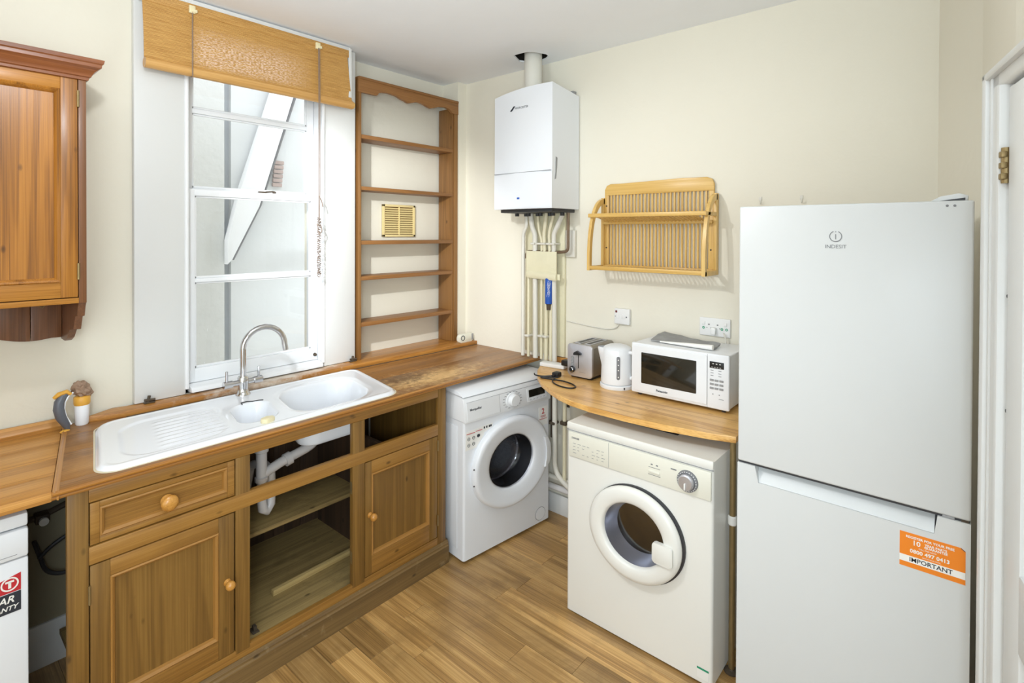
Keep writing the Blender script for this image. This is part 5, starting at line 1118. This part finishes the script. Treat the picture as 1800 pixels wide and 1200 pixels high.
# ================================================================== FRIDGE
FXX = 1.66
fr_ = thing('fridge_freezer', 'tall white fridge freezer with an orange sticker on the lower door', 'fridge freezer', (FXX, 0.529, 0), -PI/2)
FW = 0.533; gap = 0.921; FH = 1.683
b = new(); abox(b, 0.002, FW-0.002, 0.055, 0.50, 0.012, FH-0.006, 0.004); finish('cabinet_body', b, 'fridge', fr_)
box('door_seal', 'greyseam', 0.008, FW-0.008, 0.045, 0.056, 0.03, FH-0.012, fr_, 0)
b = new(); abox(b, 0, FW, 0.0, 0.046, gap+0.002, FH, 0.005, 3); ud = finish('upper_door', b, 'fridge', fr_)
# lower door with a scooped handle
hx0, hx1 = 0.049, 0.465
b = new()
prism(b, [(0, 0.03), (FW, 0.03), (FW, gap-0.004), (hx1+0.006, gap-0.004), (hx1, gap-0.050), (hx0+0.010, gap-0.050), (hx0, gap-0.004), (0, gap-0.004)], 'y', 0.0, 0.046)
finish('lower_door', b, 'fridge', fr_, 0)
b = new(); prism(b, [(0.030, gap-0.055), (0.004, gap-0.052), (0.010, gap-0.040), (0.034, gap-0.012), (0.044, gap-0.006), (0.044, gap-0.055)], 'x', hx0, hx1); finish('grip_scoop', b, 'fridge', fr_, 30)
b = new(); abox(b, 0.515, FW-0.004, 0.004, 0.04, gap-0.004, gap+0.002, 0); finish('hinge_gap', b, 'darkmetal', fr_)
b = new(); abox(b, hx1+0.015, FW-0.03, 0.001, 0.045, gap-0.0045, gap+0.0025, 0.001); finish('middle_hinge', b, 'greyseam', fr_)
box('door_gap', 'rubber', 0.002, FW-0.002, 0.006, 0.05, gap-0.004, gap+0.002, fr_, 0)
b = new(); prism(b, [(0.448, FH-0.001), (0.520, FH-0.001), (0.522, FH+0.012), (0.505, FH+0.018), (0.47, FH+0.012)], 'y', 0.012, 0.12, 0.002); hc = finish('hinge_cover', b, 'fridge', fr_)
b = new(); prism(b, [(0.470, FH+0.001), (0.516, FH+0.001), (0.516, FH+0.007)], 'y', 0.0105, 0.013, 0); finish('cover_slot', b, 'rubber', fr_)
for x in (0.483, 0.497):
    b = new(); lathe(b, [(0.003, 0), (0.003, 0.001), (0, 0.001)], (x, 0, FH-0.012), '-y', 8); finish('chip', b, 'greyp', fr_)
# brand mark
LX, LZ = 0.2505, 1.596
b = new()
R1, R2 = 0.0150, 0.0130
for (a0, a1) in ((100, 262), (278, 440)):
    a0 = 112 if a0 == 100 else 278-10; a1 = 268 if a0 == 112 else 428
    pts_o = [(LX+R1*math.cos(math.radians(a)), LZ+R1*math.sin(math.radians(a))) for a in range(a0, a1+1, 6)]; pts_i = [(LX+R2*math.cos(math.radians(a)), LZ+R2*math.sin(math.radians(a))) for a in range(a0, a1+1, 6)]
    prism(b, pts_o+pts_i[::-1], 'y', -0.0008, 0.001)
abox(b, LX-0.0009, LX+0.0009, -0.0008, 0.001, LZ-0.008, LZ+0.006, 0); abox(b, LX-0.0009, LX+0.0009, -0.0008, 0.001, LZ+0.011, LZ+0.0135, 0)
finish('emblem', b, 'greyp', ud, 0)
text('lettering', 'INDESIT', 'greyp', (LX, -0.0004, LZ-0.028), 0.0135, ud, sx=1.05)
# orange sticker, local x 0.393..0.521, z .776..0.866
sx0, sx1, sz0, sz1 = 0.397, 0.524, 0.770, 0.856
b = new(); prism(b, [(sx0, sz0), (sx1, sz0), (sx1, sz1-0.006), (sx1-0.008, sz1), (sx0, sz1)], 'y', -0.0008, 0.001); sk_ = finish('sticker', b, 'orange', fr_, 0); sk_['label'] = 'orange guarantee sticker'
box('sticker_band', 'paper', sx0, sx1, -0.0012, 0.0, sz0+0.0125, sz0+0.0290, sk_, 0)
b = new(); v = [b.verts.new(p) for p in ((sx1-0.008, -0.0012, sz1), (sx1, -0.0012, sz1-0.006), (sx1-0.002, -0.0012, sz1-0.0065), (sx1-0.009, -0.0012, sz1-0.001))]; b.faces.new(v); finish('folded_corner', b, 'darkp', sk_, 0)
tc_ = (sx0+sx1)/2-0.004
text('lettering', 'IMPORTANT', 'darkp', (tc_+0.002, -0.0014, sz0+0.0205), 0.0150, sk_, bold=0.0002)
text('lettering', 'REGISTER FOR YOUR FREE', 'paper', (tc_, -0.0011, sz1-0.010), 0.0080, sk_, bold=0.0002)
text('lettering', '10', 'paper', (tc_-0.026, -0.0011, sz1-0.0225), 0.0170, sk_, bold=0.0003)
text('lettering', 'YEAR PARTS', 'paper', (tc_+0.012, -0.0011, sz1-0.0195), 0.0078, sk_, bold=0.0002)
text('lettering', 'GUARANTEE', 'paper', (tc_+0.012, -0.0011, sz1-0.0260), 0.0078, sk_, bold=0.0002)
text('lettering', 'CALL FREE NOW', 'paper', (tc_-0.004, -0.0011, sz1-0.0335), 0.0046, sk_)
text('lettering', '0800 497 0413', 'paper', (tc_, -0.0011, sz1-0.0435), 0.0128, sk_, bold=0.0003)
text('lettering', 'QUOTE YOUR MODEL', 'paper', (tc_+0.004, -0.0011, sz1-0.0525), 0.0036, sk_)
for (x, y) in ((0.04, 0.08), (FW-0.04, 0.08), (0.04, 0.46), (FW-0.04, 0.46)):
    b = new(); lathe(b, [(0.018, 0), (0.018, 0.014)], (x, y, 0), seg=12); finish('foot', b, 'black', fr_)
for (y, lab) in ((0.708, 'small wire hook on the wall above the left of the fridge'), (0.545, 'small wire hook on the wall above the middle of the fridge')):
    b = new(); tube(b, [(0, 0, 0.022), (-0.004, 0, 0.0), (-0.016, -0.004, -0.006), (-0.020, -0.008, 0.014)], 0.002, 6, fillet=0.008); abox(b, -0.003, 0.0, -0.006, 0.006, 0.010, 0.028, 0.001)
    o = finish('wall_hook', b, 'painted2'); o.location = (2.499, y, 1.738); tag(o, lab, 'hook')
